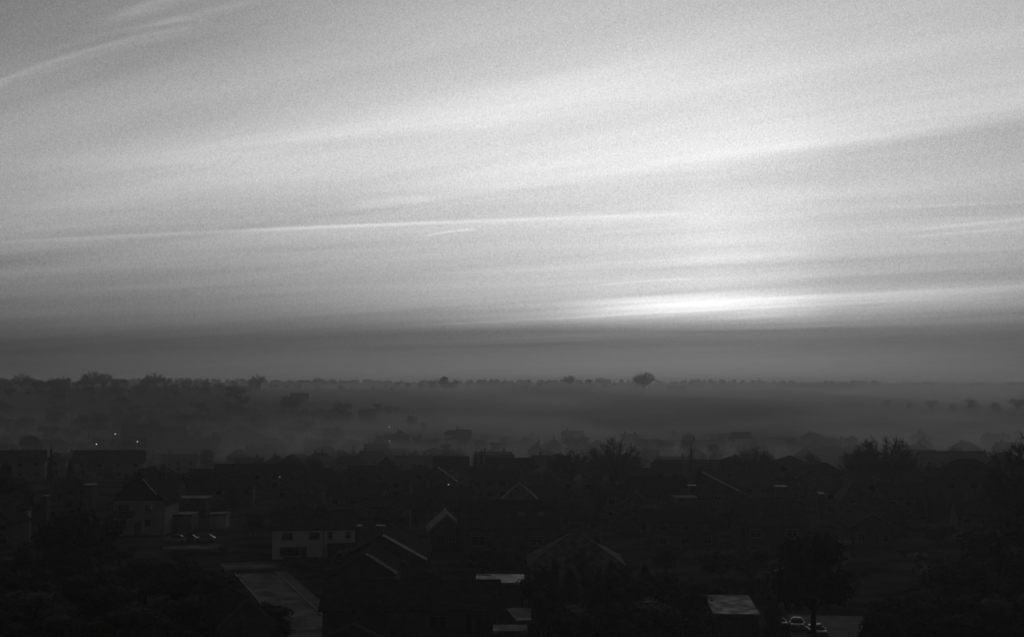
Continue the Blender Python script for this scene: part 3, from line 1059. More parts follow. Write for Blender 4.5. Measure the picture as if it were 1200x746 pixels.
def drape(name, line, left, right, m, lift, kind='structure', step=3.0, thick=0.0):
    """a strip of road laid over the ground along a line"""
    pts = []
    for i in range(len(line) - 1):
        a = Vector(line[i]).to_2d(); b = Vector(line[i + 1]).to_2d()
        n = max(1, int((b - a).length / step))
        for k in range(n): pts.append(a.lerp(b, k / n))
    pts.append(Vector(line[-1]).to_2d())
    mb = MB(); N = 5
    rows = []
    for i, p in enumerate(pts):
        d = (pts[min(i + 1, len(pts) - 1)] - pts[max(i - 1, 0)]).normalized()
        s = Vector((d.y, -d.x))
        row = []
        for k in range(N):
            q = p + s * (left + (right - left) * k / (N - 1))
            row.append((q.x, q.y, T(q.x, q.y) + lift))
        rows.append(row)
    for row in rows: mb.v += row
    for i in range(len(rows) - 1):
        for k in range(N - 1):
            a = i * N + k
            mb.f.append((a, a + 1, a + N + 1, a + N))
    if thick:
        n0 = len(mb.v)
        for row in rows:
            mb.v.append((row[0][0], row[0][1], row[0][2] - thick)); mb.v.append((row[-1][0], row[-1][1], row[-1][2] - thick))
        for i in range(len(rows) - 1):
            mb.f.append((i*N, (i+1)*N, n0 + 2*(i+1), n0 + 2*i))
            mb.f.append((i*N+N-1, n0+2*i+1, n0+2*(i+1)+1, (i+1)*N+N-1))
        mb.f.append((0, n0, n0 + 1, N - 1))
    o = mb.build(name, m)
    o['kind'] = kind
    return o

# ------------------------------------------------------------------ the town
rng = random.Random(7)
FOOT = []                       # (x, y, radius) of what already stands
LM = []                         # landmarks: (phrase, point)
def free(x, y, r):
    return all((x - a) ** 2 + (y - b) ** 2 > (r + c) ** 2 for a, b, c in FOOT)
def hp(px, df, depth):
    x = px_x(px, df)
    return Vector((x, df + depth / 2, T(x, df)))
def put_house(px, df, w, d, h, rh, kind, label=None, lm=None, name=None, rz=0.0, cat='house', group=None, attr=None, raw=False, **kw):
    df, s = (df, 1.0) if raw else replot(px, df)
    loc = hp(px, df, d * s)
    nm = name or {'gable': 'gabled_house', 'front': 'gabled_house', 'hip': 'hipped_house', 'flat': 'garage'}[kind]
    root = house(nm, loc, R(rz), w, d, h, rh, kind, **kw)
    tag(root, label, cat, group)
    root.scale = (s, s, s)
    FOOT.append((loc.x, loc.y, 0.42 * max(w, d) * s + 0.5))
    top = (loc.x, loc.y, loc.z + (h + rh * 0.5) * s)
    if label is None: THINGS.append((root, cat, attr, top))
    if lm: LM.append((lm, Vector(top)))
    return root
def lm(phrase, p, dz=2.0): LM.append((phrase, Vector((p.x, p.y, p.z + dz))))

# roads -----------------------------------------------------------------
def G(px, py): 
    q = ground(px, py); return (q.x, q.y)
edge = [G(322, 671), G(345, 692), G(372, 717), G(402, 746), (G(402, 746)[0] + 9, G(402, 746)[1] - 40)]
drape('road', edge, 0.0, 6.2, M['asphalt'], 0.05)
drape('kerb', edge, -0.22, -0.02, M['kerb'], 0.16, thick=0.3)
drape('kerb', edge, 6.22, 6.42, M['kerb'], 0.16, thick=0.3)
drape('pavement', edge, -1.9, -0.23, M['paving'], 0.15, thick=0.3)
street = [G(262, 665), G(300, 664), G(327, 663.5)]
drape('road', street, -3.0, 3.0, M['asphalt'], 0.056)
drape('kerb', street, -3.25, -3.02, M['kerb'], 0.16, thick=0.3)
drape('pavement', street, -4.8, -3.26, M['paving'], 0.15, thick=0.3)
drape('road', [G(190, 642), G(222, 641), G(256, 640.5)], -3.0, 3.0, M['asphalt'], 0.05)
drape('driveway', [G(968, 722), G(972, 735), G(980, 760)], -4.6, 5.0, M['paving'], 0.06)

# near houses -----------------------------------------------------------
# the white pair of houses
w1 = put_house(363.5, 244, 14.2, 8, 5.15, 2.7, 'gable', 'white rendered pair of houses at the end of the pale road', 'the white pair of houses',
    rz=9, name='white_house', wall='render', roof='tile', dark_frames=True, raw=True,
    wins=[('F', -4.5, 3.95, 1.8, 1.2, 3), ('F', 0.1, 3.95, 1.8, 1.2, 3), ('F', 2.8, 3.95, 0.85, 1.2, 1), ('F', 5.9, 3.95, 0.85, 1.2, 1),
          ('F', -4.1, 1.35, 3.5, 1.55, 3)], chim=[(-0.1, 0.5, 0.9, 0.9)], door=('F', -1.7, 0.9, 2.0))
mb = MB(); mb.box(2.4, 7.2, -7.2, -4.003, -1.5, 1.85); g = mb.build('garage', M['dbrick'], w1)
mb = MB(); mb.slab([(2.2, -7.45, 1.90), (7.4, -7.45, 1.90), (7.4, -4.01, 2.65), (2.2, -4.01, 2.65)], 0.12); mb.build('garage_roof', M['tile'], g)
gw = add_window(w1, 'F', 4.6, 1.1, 1.0, 1.1, 14.2, 8, 1, 2, False, 3.2)
mb = MB(); mb.box(0.75, 1.15, -5.4, -5.0, -1, 1.0); mb.build('gatepost', M['trim'], w1)
mb = MB(); mb.tube((1.6, -4.07, 0.0), (1.6, -4.07, 5.1), 0.06, 0.06, 6); mb.build('drainpipe', M['ltrim'], w1)

# tall gabled house on the left
n2 = put_house(163, 214, 7.8, 9, 5.2, 4.5, 'front', 'tall steep-gabled house with pale lower walls and tile-hung dark gable', 'the tall steep-gabled house',
    wall='pale', roof='tile', ov=0.6, dark_frames=True,
    wins=[('F', -2.3, 4.15, 1.7, 1.0), ('F', 1.35, 4.1, 0.9, 1.0), ('F', 1.35, 1.9, 0.9, 1.0), ('F', -2.35, 1.75, 1.0, 1.0)], door=('F', -0.2, 0.85, 2.0),
    chim=[(2.2, 1.5, 0.2, 0.8)])
mb = MB(); mb.add([(-3.9, -4.535, 5.2), (3.9, -4.535, 5.2), (0, -4.535, 9.66), (-3.9, -4.502, 5.2), (3.9, -4.502, 5.2), (0, -4.502, 9.66)],
                  [(0, 1, 2), (5, 4, 3), (0, 3, 4, 1), (1, 4, 5, 2), (2, 5, 3, 0)])
mb.build('gable_cladding', M['tile'], n2)
mb = MB(); mb.slab([(-4.1, -6.0, 2.9), (-0.65, -6.0, 2.9), (-0.65, -4.503, 3.7), (-4.1, -4.503, 3.7)], 0.15); mb.build('canopy', M['tile'], n2)
mb = MB(); mb.beam((2.9, -5.14, 6.15), (0.75, -5.14, 8.6), 0.06, 0.26); mb.build('bargeboard', M['trim'], n2)
mb = MB(); mb.lathe([(0.05, 0), (0.24, 0.05), (0.38, 0.14), (0.36, 0.15), (0.05, 0.03)], 12); ds = mb.build('glint_dish', M['trim'], n2)  # white dish added to stand for a small bright glint on the wall
ds.location = (1.95, -4.62, 4.25); ds.rotation_euler = (R(62), 0, R(-35))

# small house with the pale roof chevron
put_house(521, 178, 4.3, 7.5, 2.7, 1.9, 'front', 'small dark gabled house with pale roof slopes, beside the plain dark roof', 'the pale-roofed little gable', rz=5,
    wall='dbrick', roof='ptile', ov=0.35, dark_frames=True, wins=[('F', 0.6, 1.7, 0.9, 1.0), ('F', -0.8, 1.6, 0.9, 1.1)], barge='grey')
n5 = put_house(596, 160, 11, 8, 4.4, 2.6, 'gable', 'wide dark house with two small skylights in its plain roof', 'the dark roof with skylights',
    wall='dbrick', roof='slate', dark_frames=True, wins=[('F', -3.4, 2.9, 1.6, 1.1), ('F', 3.2, 2.9, 1.6, 1.1), ('F', -3.4, 0.7, 1.8, 1.2), ('F', 2.6, 0.7, 1.8, 1.2)],
    door=('F', 0.2, 0.9, 2.0))
for u in (1.4, 3.7):
    y = -2.2; z = 4.4 + 2.6 * (1 + y / 4) + 0.17
    mb = MB(); mb.slab([(u - 0.38, y - 0.35, z - 0.21 + 0.05), (u + 0.38, y - 0.35, z - 0.21 + 0.05), (u + 0.38, y + 0.35, z + 0.21 + 0.05), (u - 0.38, y + 0.35, z + 0.21 + 0.05)], 0.1)
    mb.build('skylight', M['ltrim'], n5)
put_house(609, 214, 5.2, 7, 5.0, 2.6, 'hip', 'pale hipped roof just showing over the dark roof with skylights', 'the pale hipped roof', wall='wan', roof='wtile', detail=1,
    wins=[('F', -1.2, 3.9, 1.1, 1.0), ('F', 1.2, 3.9, 1.1, 1.0)])
# low halls whose verges shine
put_house(449, 150, 8.8, 11, 2.2, 2.45, 'front', 'low dark hall with one long pale verge, behind a smaller one', 'the low hall with a pale verge',
    wall='dbrick', roof='slate', dark_frames=True, barge='R', ov=0.3, wins=[('F', 2.2, 1.3, 1.0, 0.8), ('F', -2.4, 1.3, 1.0, 0.8)], door=('F', 0, 1.2, 2.0))
put_house(429, 139, 5.6, 8, 2.4, 1.75, 'front', 'small dark gabled outbuilding with a thick pale verge, below the low hall', 'the small outbuilding with a pale verge',
    name='outbuilding', cat='outbuilding', wall='dbrick', roof='slate', dark_frames=True, barge='R', ov=0.3, wins=[('F', 1.2, 1.3, 0.9, 0.8)], door=('F', -1.2, 0.9, 2.0))
# flat garages whose felt roofs mirror the sky
g1 = put_house(586, 132, 4.3, 5.9, 2.25, 0, 'flat', 'flat garage with the brightest shining roof and a pale door', 'the bright flat garage roof', cat='garage', wall='dbrick', roof='felt')
def garage_door(root, w, d, u, dw, m='ltrim'):
    mb = MB(); mb.box(u - dw/2, u + dw/2, -d/2 - 0.05, -d/2 - 0.003, 0.0, 1.95)
    for k in range(5): mb.box(u - dw/2 + 0.06, u + dw/2 - 0.06, -d/2 - 0.075, -d/2 - 0.052, 0.1 + k*0.38, 0.42 + k*0.38)
    o = mb.build('garage_door', M[m], root)
    h = cached('handle', lambda: (lambda b: (b.beam((0, -0.08, 0), (0.14, -0.08, 0), 0.03, 0.03), b.mesh('handle', M['metal']))[1])(MB()))
    k = link('handle', h, o); k.location = (u, -d/2 - 0.02, 0.95)
garage_door(g1, 4.3, 5.9, 1.0, 2.0)
mb = MB(); mb.beam((-2.2, 2.2, 2.42), (-0.9, 2.2, 2.42), 0.3, 0.08); mb.beam((-2.0, -2.6, 2.42), (-2.0, 2.6, 2.42), 0.14, 0.05); mb.build('roof_strip', M['ltrim'], g1)
g2 = put_house(614, 112, 1.7, 6.0, 2.35, 0, 'flat', 'narrow flat shed with a shining roof below the bright garage', 'the narrow shining shed', name='shed', cat='shed', wall='dbrick', roof='dull', rz=8)
garage_door(g2, 1.7, 6.0, 0, 1.1, 'door')
g3 = put_house(598, 107, 2.3, 2.6, 2.35, 0, 'flat', 'little grey flat-roofed shed at the bottom edge, by the narrow shed', None, name='shed', cat='shed', wall='wood', roof='dull')
g4 = put_house(869, 115, 3.5, 10.2, 2.3, 0, 'flat', 'long flat garage roof shining by itself among dark evergreens', 'the long shining garage roof', cat='garage', wall='dbrick', roof='dull', rz=-4)
garage_door(g4, 3.5, 10.2, 0, 2.3, 'door')
# ribbed gable and wide bungalow at the bottom edge
put_house(414, 104, 4.1, 6.5, 2.55, 0.95, 'front', 'small gabled outbuilding with a ribbed roof at the bottom edge', 'the ribbed roof', name='outbuilding', cat='outbuilding',
    wall='dbrick', roof='slate', ov=0.3, ribs=True, barge='grey')
put_house(480, 118, 14.6, 8.0, 2.35, 1.75, 'gable', 'wide dark bungalow filling the lower middle behind the ribbed roof', 'the wide dark bungalow', name='bungalow', cat='bungalow', dark_frames=True,
    wall='dbrick', roof='slate', wins=[('F', 4.95, 1.1, 0.7, 1.9, 1), ('F', 5.9, 1.1, 0.8, 1.9, 1), ('F', 2.4, 1.3, 1.6, 1.1), ('F', -3.4, 1.3, 1.8, 1.1)], door=('F', 0.2, 0.9, 2.0))
# pale hipped bungalow behind the conifers
put_house(676, 143, 9.4, 8.4, 2.3, 2.9, 'hip', 'hipped bungalow with a pale roof half hidden by dark conifers', 'the pale bungalow roof', name='bungalow', cat='bungalow',
    wall='wan', roof='wtile', dark_frames=True, wins=[('F', -2.8, 1.3, 1.5, 1.1), ('F', 2.6, 1.3, 1.5, 1.1)], door=('F', 0, 0.9, 2.0), chim=[(2.2, 0.6, -0.4, 0.8)])
# faint gable and big roof on the right
put_house(1022, 184, 5.8, 8, 2.8, 1.75, 'front', 'dark gable with thin pale verges and a pale-framed window', 'the thin pale gable', wall='dbrick', roof='slate', barge='grey', ov=0.25, dark_frames=True,
    wins=[('F', 1.5, 1.4, 1.2, 1.3), ('F', -1.4, 1.4, 1.0, 1.0)])
put_house(907, 170, 8.0, 8.5, 4.0, 2.3, 'gable', 'big dark house with a straight level ridge beside the thin pale gable', 'the big level-ridged house', wall='dbrick', roof='slate', dark_frames=True,
    wins=[('F', -2.2, 2.9, 1.4, 1.0), ('F', 2.2, 2.9, 1.4, 1.0), ('F', -2.2, 0.9, 1.6, 1.1)], chim=[(-3.0, 0, 0.8, 0.9)])
put_house(822, 255, 15.4, 9, 4.3, 3.9, 'front', 'broad gabled house with one long pale verge', 'the broad gable with a pale verge', wall='dbrick', roof='tile', barge='R', detail=2, dark_frames=True,
    wins=[('F', -3, 3.6, 1.4, 1.1), ('F', 0, 3.6, 1.4, 1.1), ('F', 3, 3.6, 1.4, 1.1), ('F', 2.6, 1.4, 1.8, 1.2)])
put_house(947, 300, 5.6, 8, 4.6, 1.9, 'front', 'slim dark gable with faint verges below the tall square block', 'the slim gable', wall='dbrick', roof='tile', barge='grey', detail=1, wins=[('F', 0, 3.6, 1.2, 1.0)])
# gable turned away at the lower left
put_house(269, 110, 4.6, 6.5, 2.3, 2.1, 'front', 'dark gable with thin pale verges deep among the trees', 'the gable among the trees', wall='dbrick', roof='slate', barge='grey', rz=24,
    ov=0.2)
# left edge and the yard beside the tall house
put_house(-6, 196, 6.5, 8, 4.6, 2.2, 'gable', 'white-walled house cut by the edge of the picture', 'the cut-off white house', rz=16, wall='wan', roof='tile', detail=2, dark_frames=True,
    wins=[('F', 0.4, 3.6, 1.3, 1.1), ('F', 2.2, 1.3, 1.2, 1.2)])
put_house(126, 205, 2.4, 3.0, 1.9, 0, 'flat', 'low pale shed against the tall steep-gabled house', None, name='shed', cat='shed', wall='pale', roof='felt')
put_house(214, 222, 2.6, 5.0, 2.5, 0, 'flat', 'pale flat garage beyond the parked cars', 'the pale garage by the cars', cat='garage', wall='wan', roof='dull')
put_house(255, 228, 2.6, 3.2, 2.3, 0, 'flat', 'square pale-walled hut between the tall gable and the white pair', None, name='hut', cat='hut', wall='pale', roof='dull')
put_house(222, 252, 5.6, 6, 3.6, 0, 'flat', 'flat-roofed block with a pale roof edge behind the pale garage', None, name='flat_roofed_block', cat='building', wall='dbrick', roof='dull')
put_house(924, 140, 1.3, 2.0, 1.9, 0.5, 'hip', 'small pale hut showing beside the big spreading evergreen', None, name='hut', cat='hut', wall='pale', roof='ptile')
put_house(466, 147.5, 1.6, 2.2, 1.95, 0, 'flat', 'small shed with a shining lid between the two pale verges', None, name='shed', cat='shed', wall='wood', roof='felt', rz=12)
# glints of far flat roofs
GL = [(102, 567, 262, 1.7, 3.4, 'small flat roof glinting among dark trees below the pale-walled rows'),
    (185, 564.5, 258, 2.3, 3.6, 'flat roof with pale streaks behind the tall steep gable'),
    (804, 581, 226, 3.7, 5.0, 'pale flat roof under the broad pale verge'),
    (812, 568, 243, 1.2, 2.6, 'tiny flat roof, bright glint above the pale flat one'),
    (916, 569, 262, 1.9, 2.4, 'flat block with the brightest short roof below the tall square block'),
    (964, 577, 244, 0.8, 2.2, 'tiny bright flat roof beside the slim gable'),
    (1160, 571, 252, 1.7, 2.4, 'flat roof glinting below the hipped hall'),
    (1190, 572, 246, 1.1, 2.0, 'flat roof glinting behind the twiggy tree at the edge'),
    (446, 615, 196, 1.2, 1.6, 'little flat roof glinting above the low hall with a pale verge'),
    (419, 615, 198, 1.1, 1.6, 'little flat roof glinting beside the white pair of houses'),
    (52, 580, 240, 0.8, 1.6, 'tiny flat roof glinting behind the domed black tree')]
for (px, row, df, w, d, lab) in GL:
    df = replot(px, df)[0]
    x = px_x(px, df); w *= 1.2; d *= 1.2
    h = max(2.1, CAMZ - (row - HZ) * (df + d / 2) / F - T(x, df) - 0.14)
    put_house(px, df, w, d, h, 0, 'flat', lab, None, cat='building' if h > 3.2 else 'garage', name='flat_roofed_block' if h > 3.2 else 'garage',
        wall='dbrick', roof='dull' if px == 804 else 'felt', raw=True, group='small flat roofs catching the sky')

# the dark row along the edge of the fog -------------------------------------
def sky_house(px, df, top, w, d, kind, label, lmk=None, rf=0.36, **kw):
    """a house whose ridge reaches the row top"""
    x = px_x(px, df); z = T(x, df)
    tot = CAMZ - (top - HZ) * (df + d / 2) / F - z - 0.2
    rh = kw.pop('rh', tot * rf)
    h = tot - rh
    n = max(1, int(w / 4.2)); wins = []
    for i in range(n):
        u = -w/2 + w * (i + 0.5) / n
        if kind != 'front' or abs(u) < w * 0.35:
            wins.append(('F', round(u, 1), round(h - 0.95, 1), 1.3, 1.0))
            if h > 4.2: wins.append(('F', round(u, 1), 1.3, 1.5, 1.1))
    kw.setdefault('wall', 'dbrick'); kw.setdefault('roof', 'tile')
    return put_house(px, df, w, d, h, rh, kind, label, lmk, detail=1, wins=wins, raw=True, **kw)
sky_house(301, 388, 543, 24, 8, 'gable', 'long straight terrace, widest roof along the fog edge', 'the long terrace', name='terrace', cat='terrace')
sky_house(236, 384, 549, 7.5, 8, 'gable', 'lower dark house joined below the long terrace', None)
sky_house(337, 425, 533, 8, 9, 'front', 'gable top peeping over the end of the long terrace', None)
sky_house(386, 392, 552, 6, 7, 'hip', 'low hipped house with a single tall chimney stack', 'the lone chimney', chim=[(0.2, 0, 1.4, 0.7)])
sky_house(424, 372, 545, 15, 9, 'hip', 'wide hipped house spreading below the dark central gable', 'the wide hipped house', wall='brick')
sky_house(450, 392, 536, 8, 9, 'front', 'dark gable rising behind the wide hipped house', 'the central gable')
sky_house(464, 360, 551, 7, 8, 'gable', 'low gabled house closing the wide hipped one', None)
sky_house(491, 395, 543, 7, 8, 'hip', 'low hipped house beside the sharp trapezoid roof', None)
sky_house(528, 402, 534, 9.8, 8.5, 'gable', 'tall dark house with a sharp level ridge standing against fog', 'the sharp level ridge', rf=0.42)
sky_house(513, 345, 545, 9, 8, 'front', 'dark gable with a short pale verge under the sharp level ridge', None, barge='R')
sky_house(598, 404, 536, 14, 9, 'gable', 'long dark roof beside the twin-topped conifers', 'the long roof by the conifers')
sky_house(563, 380, 546, 6.5, 8, 'gable', 'low roof at the foot of the twin-topped conifers', None)
sky_house(612, 372, 541, 7, 8, 'front', 'shallow gable in front of the long roof by the conifers', None)
sky_house(640, 366, 551, 9, 9, 'hip', 'low hipped house before the bushy bare tree', None)
sky_house(748, 338, 548, 8, 8, 'gable', 'square-ended house right behind the largest bare tree', 'the square-ended house')
sky_house(772, 300, 558, 12, 8, 'gable', 'low long house under the square-ended house', None, chim=[(5.2, 0, 0.7, 0.8)])
sky_house(808, 430, 538, 20, 8, 'gable', 'faint long roof behind the single slim conifer', 'the long roof by the slim conifer', rf=0.3)
sky_house(858, 415, 534, 9, 9, 'hip', 'hipped house between the slim conifer and a bare tree', None)
sky_house(929, 372, 533, 9.6, 9, 'hip', 'tall square block with a flat-topped roof against fog', 'the tall square block', rf=0.25)
sky_house(896, 352, 542, 8, 8, 'gable', 'dark house behind the round bare tree', None)
sky_house(968, 360, 541, 10, 8, 'hip', 'wide low house beside the tall square block', None)
sky_house(1010, 330, 550, 9, 8, 'hip', 'hipped house under the twin bare trees', None)
sky_house(1141, 280, 537, 13.4, 9.5, 'hip', 'large hipped hall standing black against fog near the edge', 'the hipped hall', rf=0.3, ov=0.6, name='hall', cat='hall')
sky_house(1085, 318, 551, 11, 8, 'gable', 'low house with one chimney beside the hipped hall', 'the low house by the hall', chim=[(1.6, 0, 0.7, 0.8)])
sky_house(1056, 340, 547, 7, 8, 'hip', 'little hipped house behind the twin bare trees', None)
sky_house(1000, 280, 561, 4.4, 6, 'front', 'small gable with a pale roof under the twin bare trees', None, roof='wtile', wall='dbrick')

# pale-walled rows at the left, half in mist
sky_house(20, 452, 527, 15, 8, 'gable', 'pale-walled semi with the longest roof of the misty row', 'the misty pale-walled row', wall='wan', rz=14, rf=0.38)
sky_house(103, 456, 527, 11, 8, 'gable', 'pale-walled semi behind the dark pointed conifers', 'the pale semi by the conifers', wall='wan', rz=12, rf=0.42)
sky_house(146, 460, 527, 11, 8, 'gable', 'pale-walled semi next to open mist', 'the pale semi by open mist', wall='wan', rz=12, rf=0.42)
sky_house(61, 476, 529, 7, 8, 'hip', 'small hipped house between two pale-walled semis', None, wall='wan', rz=14)
sky_house(276, 640, 499, 23, 14, 'front', 'huge gabled hall sloping down into the fog', 'the huge gabled hall', rf=0.5, name='hall', cat='hall')
sky_house(159, 596, 497, 13, 8, 'gable', 'dark level roof, bigger of two above the mist', 'the two dark misty roofs')
sky_house(193, 606, 499, 9.5, 8, 'gable', 'dark level roof next to the bigger misty one', None)
sky_house(222, 760, 486, 9.5, 8, 'gable', 'faint roof above the huge gabled hall', None)
sky_house(243, 765, 487, 9, 8, 'gable', 'faint level roof, second of two above the huge hall', None)
# roofs standing in the fog
for (px, df, top, w, kind, lab) in [
    (341, 668, 499.5, 11.5, 'gable', 'sharp-edged house in fog, nearer of the matching pair to the huge hall'),
    (382, 676, 501, 12, 'gable', 'sharp-edged house in fog, second of the matching pair'),
    (357, 800, 482, 18, 'gable', 'long faint roof in fog above the matching pair'),
    (394, 815, 479, 17, 'hip', 'faint broad hipped roof in fog above the matching pair'),
    (443, 655, 513.5, 15, 'gable', 'long low roof in fog above the central gable'),
    (412, 640, 514, 9, 'hip', 'short hipped roof in fog beside the long low one'),
    (495, 660, 514.5, 7.5, 'gable', 'small dark roof in fog above the sharp level ridge'),
    (508, 590, 524, 9, 'hip', 'faint hump of a roof just above the sharp level ridge'),
    (460, 585, 525, 12, 'gable', 'pale ghost of a roof just over the central gable'),
    (580, 690, 509, 13, 'hip', 'faint hipped roof in fog above the twin-topped conifers'),
    (617, 640, 513, 11, 'hip', 'faint squarish roof in fog beyond the long roof by the conifers'),
    (650, 655, 515, 9, 'gable', 'faint small roof in fog beyond the bushy bare tree'),
    (395, 560, 527, 11, 'front', 'faint sloping gable in fog above the lone chimney'),
    (322, 590, 514, 8, 'front', 'faint arched gable beside the foot of the huge hall'),
    (770, 640, 515, 16, 'gable', 'faint long roof in fog beyond the largest bare tree'),
    (850, 690, 508, 18, 'hip', 'ghostly wide roof in fog above the round bare tree'),
    (915, 655, 512, 14, 'gable', 'ghostly roof in fog above the tall square block'),
    (972, 560, 524, 16, 'hip', 'ghostly curved roof in fog beside the twin bare trees'),
    (1120, 470, 528, 22, 'gable', 'faint long roof in fog behind the hipped hall'),
    (793, 1500, 452, 19, 'gable', 'square far building on the skyline by the lone round tree'),
    (122, 745, 484, 11, 'gable', 'faint roof in the haze next to two tiny conifers'),
    (146, 760, 484, 12, 'gable', 'faint roof in the haze above the two dark misty roofs')]:
    sky_house(px, df, top, w, 8 if w < 15 else 9, kind, lab, None, rf=0.42, attr='fog', group='houses fading into the fog')
lm('the matching pair in fog', atr(362, 672), 6)

# named trees --------------------------------------------------------------
tree_px('bare_wide', 720, 515, 330, 54, label='largest bare tree, round crown of fine branches against fog', v=0); lm('the largest bare tree', atr(720, 330), 6)
tree_px('bare', 670, 529, 380, 44, label='bushy bare tree with a flat twiggy top beside the largest one', v=1); lm('the bushy bare tree', atr(670, 380), 5)
tree_px('bare', 653, 533, 386, 26, label='low twiggy tree leaning on the bushy bare tree', v=2)
tree_px('bare_wide', 1036, 514, 290, 64, label='broad bare tree, bigger of the twin trees against fog', v=1); lm('the twin bare trees', atr(1036, 290), 6)
tree_px('bare', 1004, 527, 300, 34, label='slighter bare tree of the twin trees against fog', v=0)
tree_px('bare', 1060, 530, 296, 30, label='small bare tree pressed against the broad bare tree', v=2)
tree_px('bare', 885, 526, 330, 46, label='round bare tree between the slim conifer and the tall square block', v=1); lm('the round bare tree', atr(885, 330), 5)
tree_px('bare', 1212, 512, 150, 92, label='twiggy tree cut by the edge of the picture, black branches', v=0); lm('the twiggy tree at the edge', atr(1200, 150), 8)
tree_px('bare', 366, 536, 395, 26, label='bare tree rising over the end of the long terrace', v=2)
tree_px('conifer', 557, 526, 396, 11, label='pointed conifer, broader half of the twin-topped pair', v=0); lm('the twin-topped conifers', atr(560, 398), 5)
tree_px('conifer', 564, 525, 398, 9, label='pointed conifer, slimmer half of the twin-topped pair', v=1)
tree_px('conifer', 810, 519, 428, 10, label='single slim conifer, dark spike against fog', v=2); lm('the slim conifer', atr(810, 428), 5)
tree_px('conifer', 60, 521, 405, 13, label='dark pointed conifer in front of the misty pale-walled row', v=1); lm('the pointed conifers', atr(60, 405), 5)
tree_px('conifer', 83, 535, 396, 20, label='squat conifer beside the dark pointed one', v=0)
tree_px('dense', 3, 541, 250, 36, label='black tree cut by the edge above the white-walled house', v=0)
tree_px('bushy', 163, 553, 238, 40, label='dark round tree behind the tall steep gable', v=1)
tree_px('bushy', 193, 549, 335, 30, label='low round tree at the rim of the mist', v=2)
tree_px('bushy', 215, 553, 345, 28, label='round tree beside the low house joined to the terrace', v=0)
tree_px('bushy', 700, 565, 235, 24, label='small dark tree below the largest bare tree', v=1)
tree_px('conifer', 518, 489, 880, 5, label='tiny upright conifer alone in the fog', v=0)
tree_px('conifer', 94, 481, 760, 4, label='tiny slim conifer, taller of two in the haze', v=1)
tree_px('conifer', 103, 485, 755, 5.5, label='tiny broader conifer, shorter of two in the haze', v=2)
tree_px('bare', 807, 507, 560, 17, label='pale bare tree ghosting above the slim conifer', v=1)
# near dark trees
tree_px('spreading', 953, 618, 112, 96, label='big spreading evergreen with a bare forked trunk over parked cars', v=0); lm('the big spreading evergreen', atr(953, 112), 6)
CON = [(632, 664, 122, 44, 'dense'), (650, 650, 125, 40, 'conifer'), (668, 657, 120, 58, 'conifer'), (684, 646, 127, 48, 'dense'), (702, 660, 120, 44, 'conifer'), (717, 652, 124, 62, 'conifer'), (735, 664, 121, 60, 'dense'), (756, 655, 127, 50, 'conifer')]
ORD = ['first', 'second', 'third', 'fourth', 'fifth', 'sixth', 'seventh', 'last']
for i, (px, top, d, wpx, kd) in enumerate(CON):
    tree_px(kd, px, top, d, wpx, label=ORD[i] + ' black evergreen of the row hiding the pale bungalow, counting from the bright garage', group='row of black evergreens', v=i)
lm('the row of black conifers', atr(690, 122), 5)
NEAR = [(782, 668, 124, 62, 'dense', 'black evergreen next to the end of the conifer row'),
        (818, 676, 128, 56, 'dense', 'black evergreen touching the long shining garage roof'),
        (846, 640, 148, 52, 'bushy', 'dark round tree behind the long shining garage roof'),
        (780, 636, 152, 50, 'bushy', 'dark tree behind the black evergreens by the conifer row'),
        (75, 594, 140, 92, 'dense', 'large black tree with a domed top below the pale-walled row'),
        (20, 640, 128, 80, 'dense', 'black tree under the cut-off white house'),
        (118, 606, 150, 56, 'bushy', 'dark tree between the domed black tree and the tall gable'),
        (170, 652, 134, 78, 'dense', 'black bushy evergreen under the tall steep gable'),
        (222, 655, 130, 70, 'dense', 'black evergreen between the tall gable and the road'),
        (258, 668, 126, 54, 'bushy', 'dark tree hiding the road verge above the lone gable'),
        (312, 705, 114, 62, 'dense', 'rounded black bush beside the pale road'),
        (120, 668, 118, 90, 'dense', 'black tree low in the dark corner, beside the domed one'),
        (40, 690, 112, 90, 'bushy', 'black bush low in the dark corner under the edge tree'),
        (210, 694, 112, 70, 'bushy', 'black bush beside the gable deep among the trees'),
        (1120, 648, 124, 110, 'dense', 'large black evergreen below the twin bare trees'),
        (1185, 602, 128, 110, 'dense', 'tallest black evergreen, crown cut by the picture edge'),
        (1065, 690, 112, 90, 'bushy', 'black bush beside the driveway with cars'),
        (1150, 692, 108, 110, 'dense', 'black evergreen filling the dark bottom corner'),
        (760, 700, 110, 80, 'bushy', 'black bush below the conifer row'),
        (830, 716, 105, 60, 'bushy', 'black bush under the long shining garage roof'),
        (690, 706, 108, 84, 'bushy', 'black bush at the feet of the conifer row'),
        (902, 706, 108, 26, 'bushy', 'small dark bush at the corner of the long shining garage roof'),
        (640, 690, 111, 42, 'bushy', 'black bush beside the narrow shining shed'),
        (1100, 610, 188, 56, 'bushy', 'dark tree beyond the large black evergreen'),
        (1150, 596, 205, 60, 'bushy', 'dark tree beneath the hipped hall'),
        (990, 590, 240, 44, 'bushy', 'dark tree below the slighter twin bare tree'),
        (860, 588, 200, 46, 'bushy', 'dark tree under the broad pale verge'),
        (760, 590, 215, 52, 'bushy', 'dark tree under the low long house'),
        (700, 600, 196, 48, 'bushy', 'dark tree above the pale bungalow roof'),
        (45, 586, 260, 60, 'bushy', 'dark tree behind the domed black tree'),
        (250, 590, 262, 44, 'bushy', 'dark tree above the square pale hut'),
        (300, 600, 232, 46, 'bushy', 'dark tree behind the shoulder of the white pair'),
        (455, 598, 215, 52, 'bushy', 'dark tree behind the low hall with a pale verge'),
        (655, 616, 180, 36, 'bushy', 'dark tree between the skylight roof and the pale bungalow')]
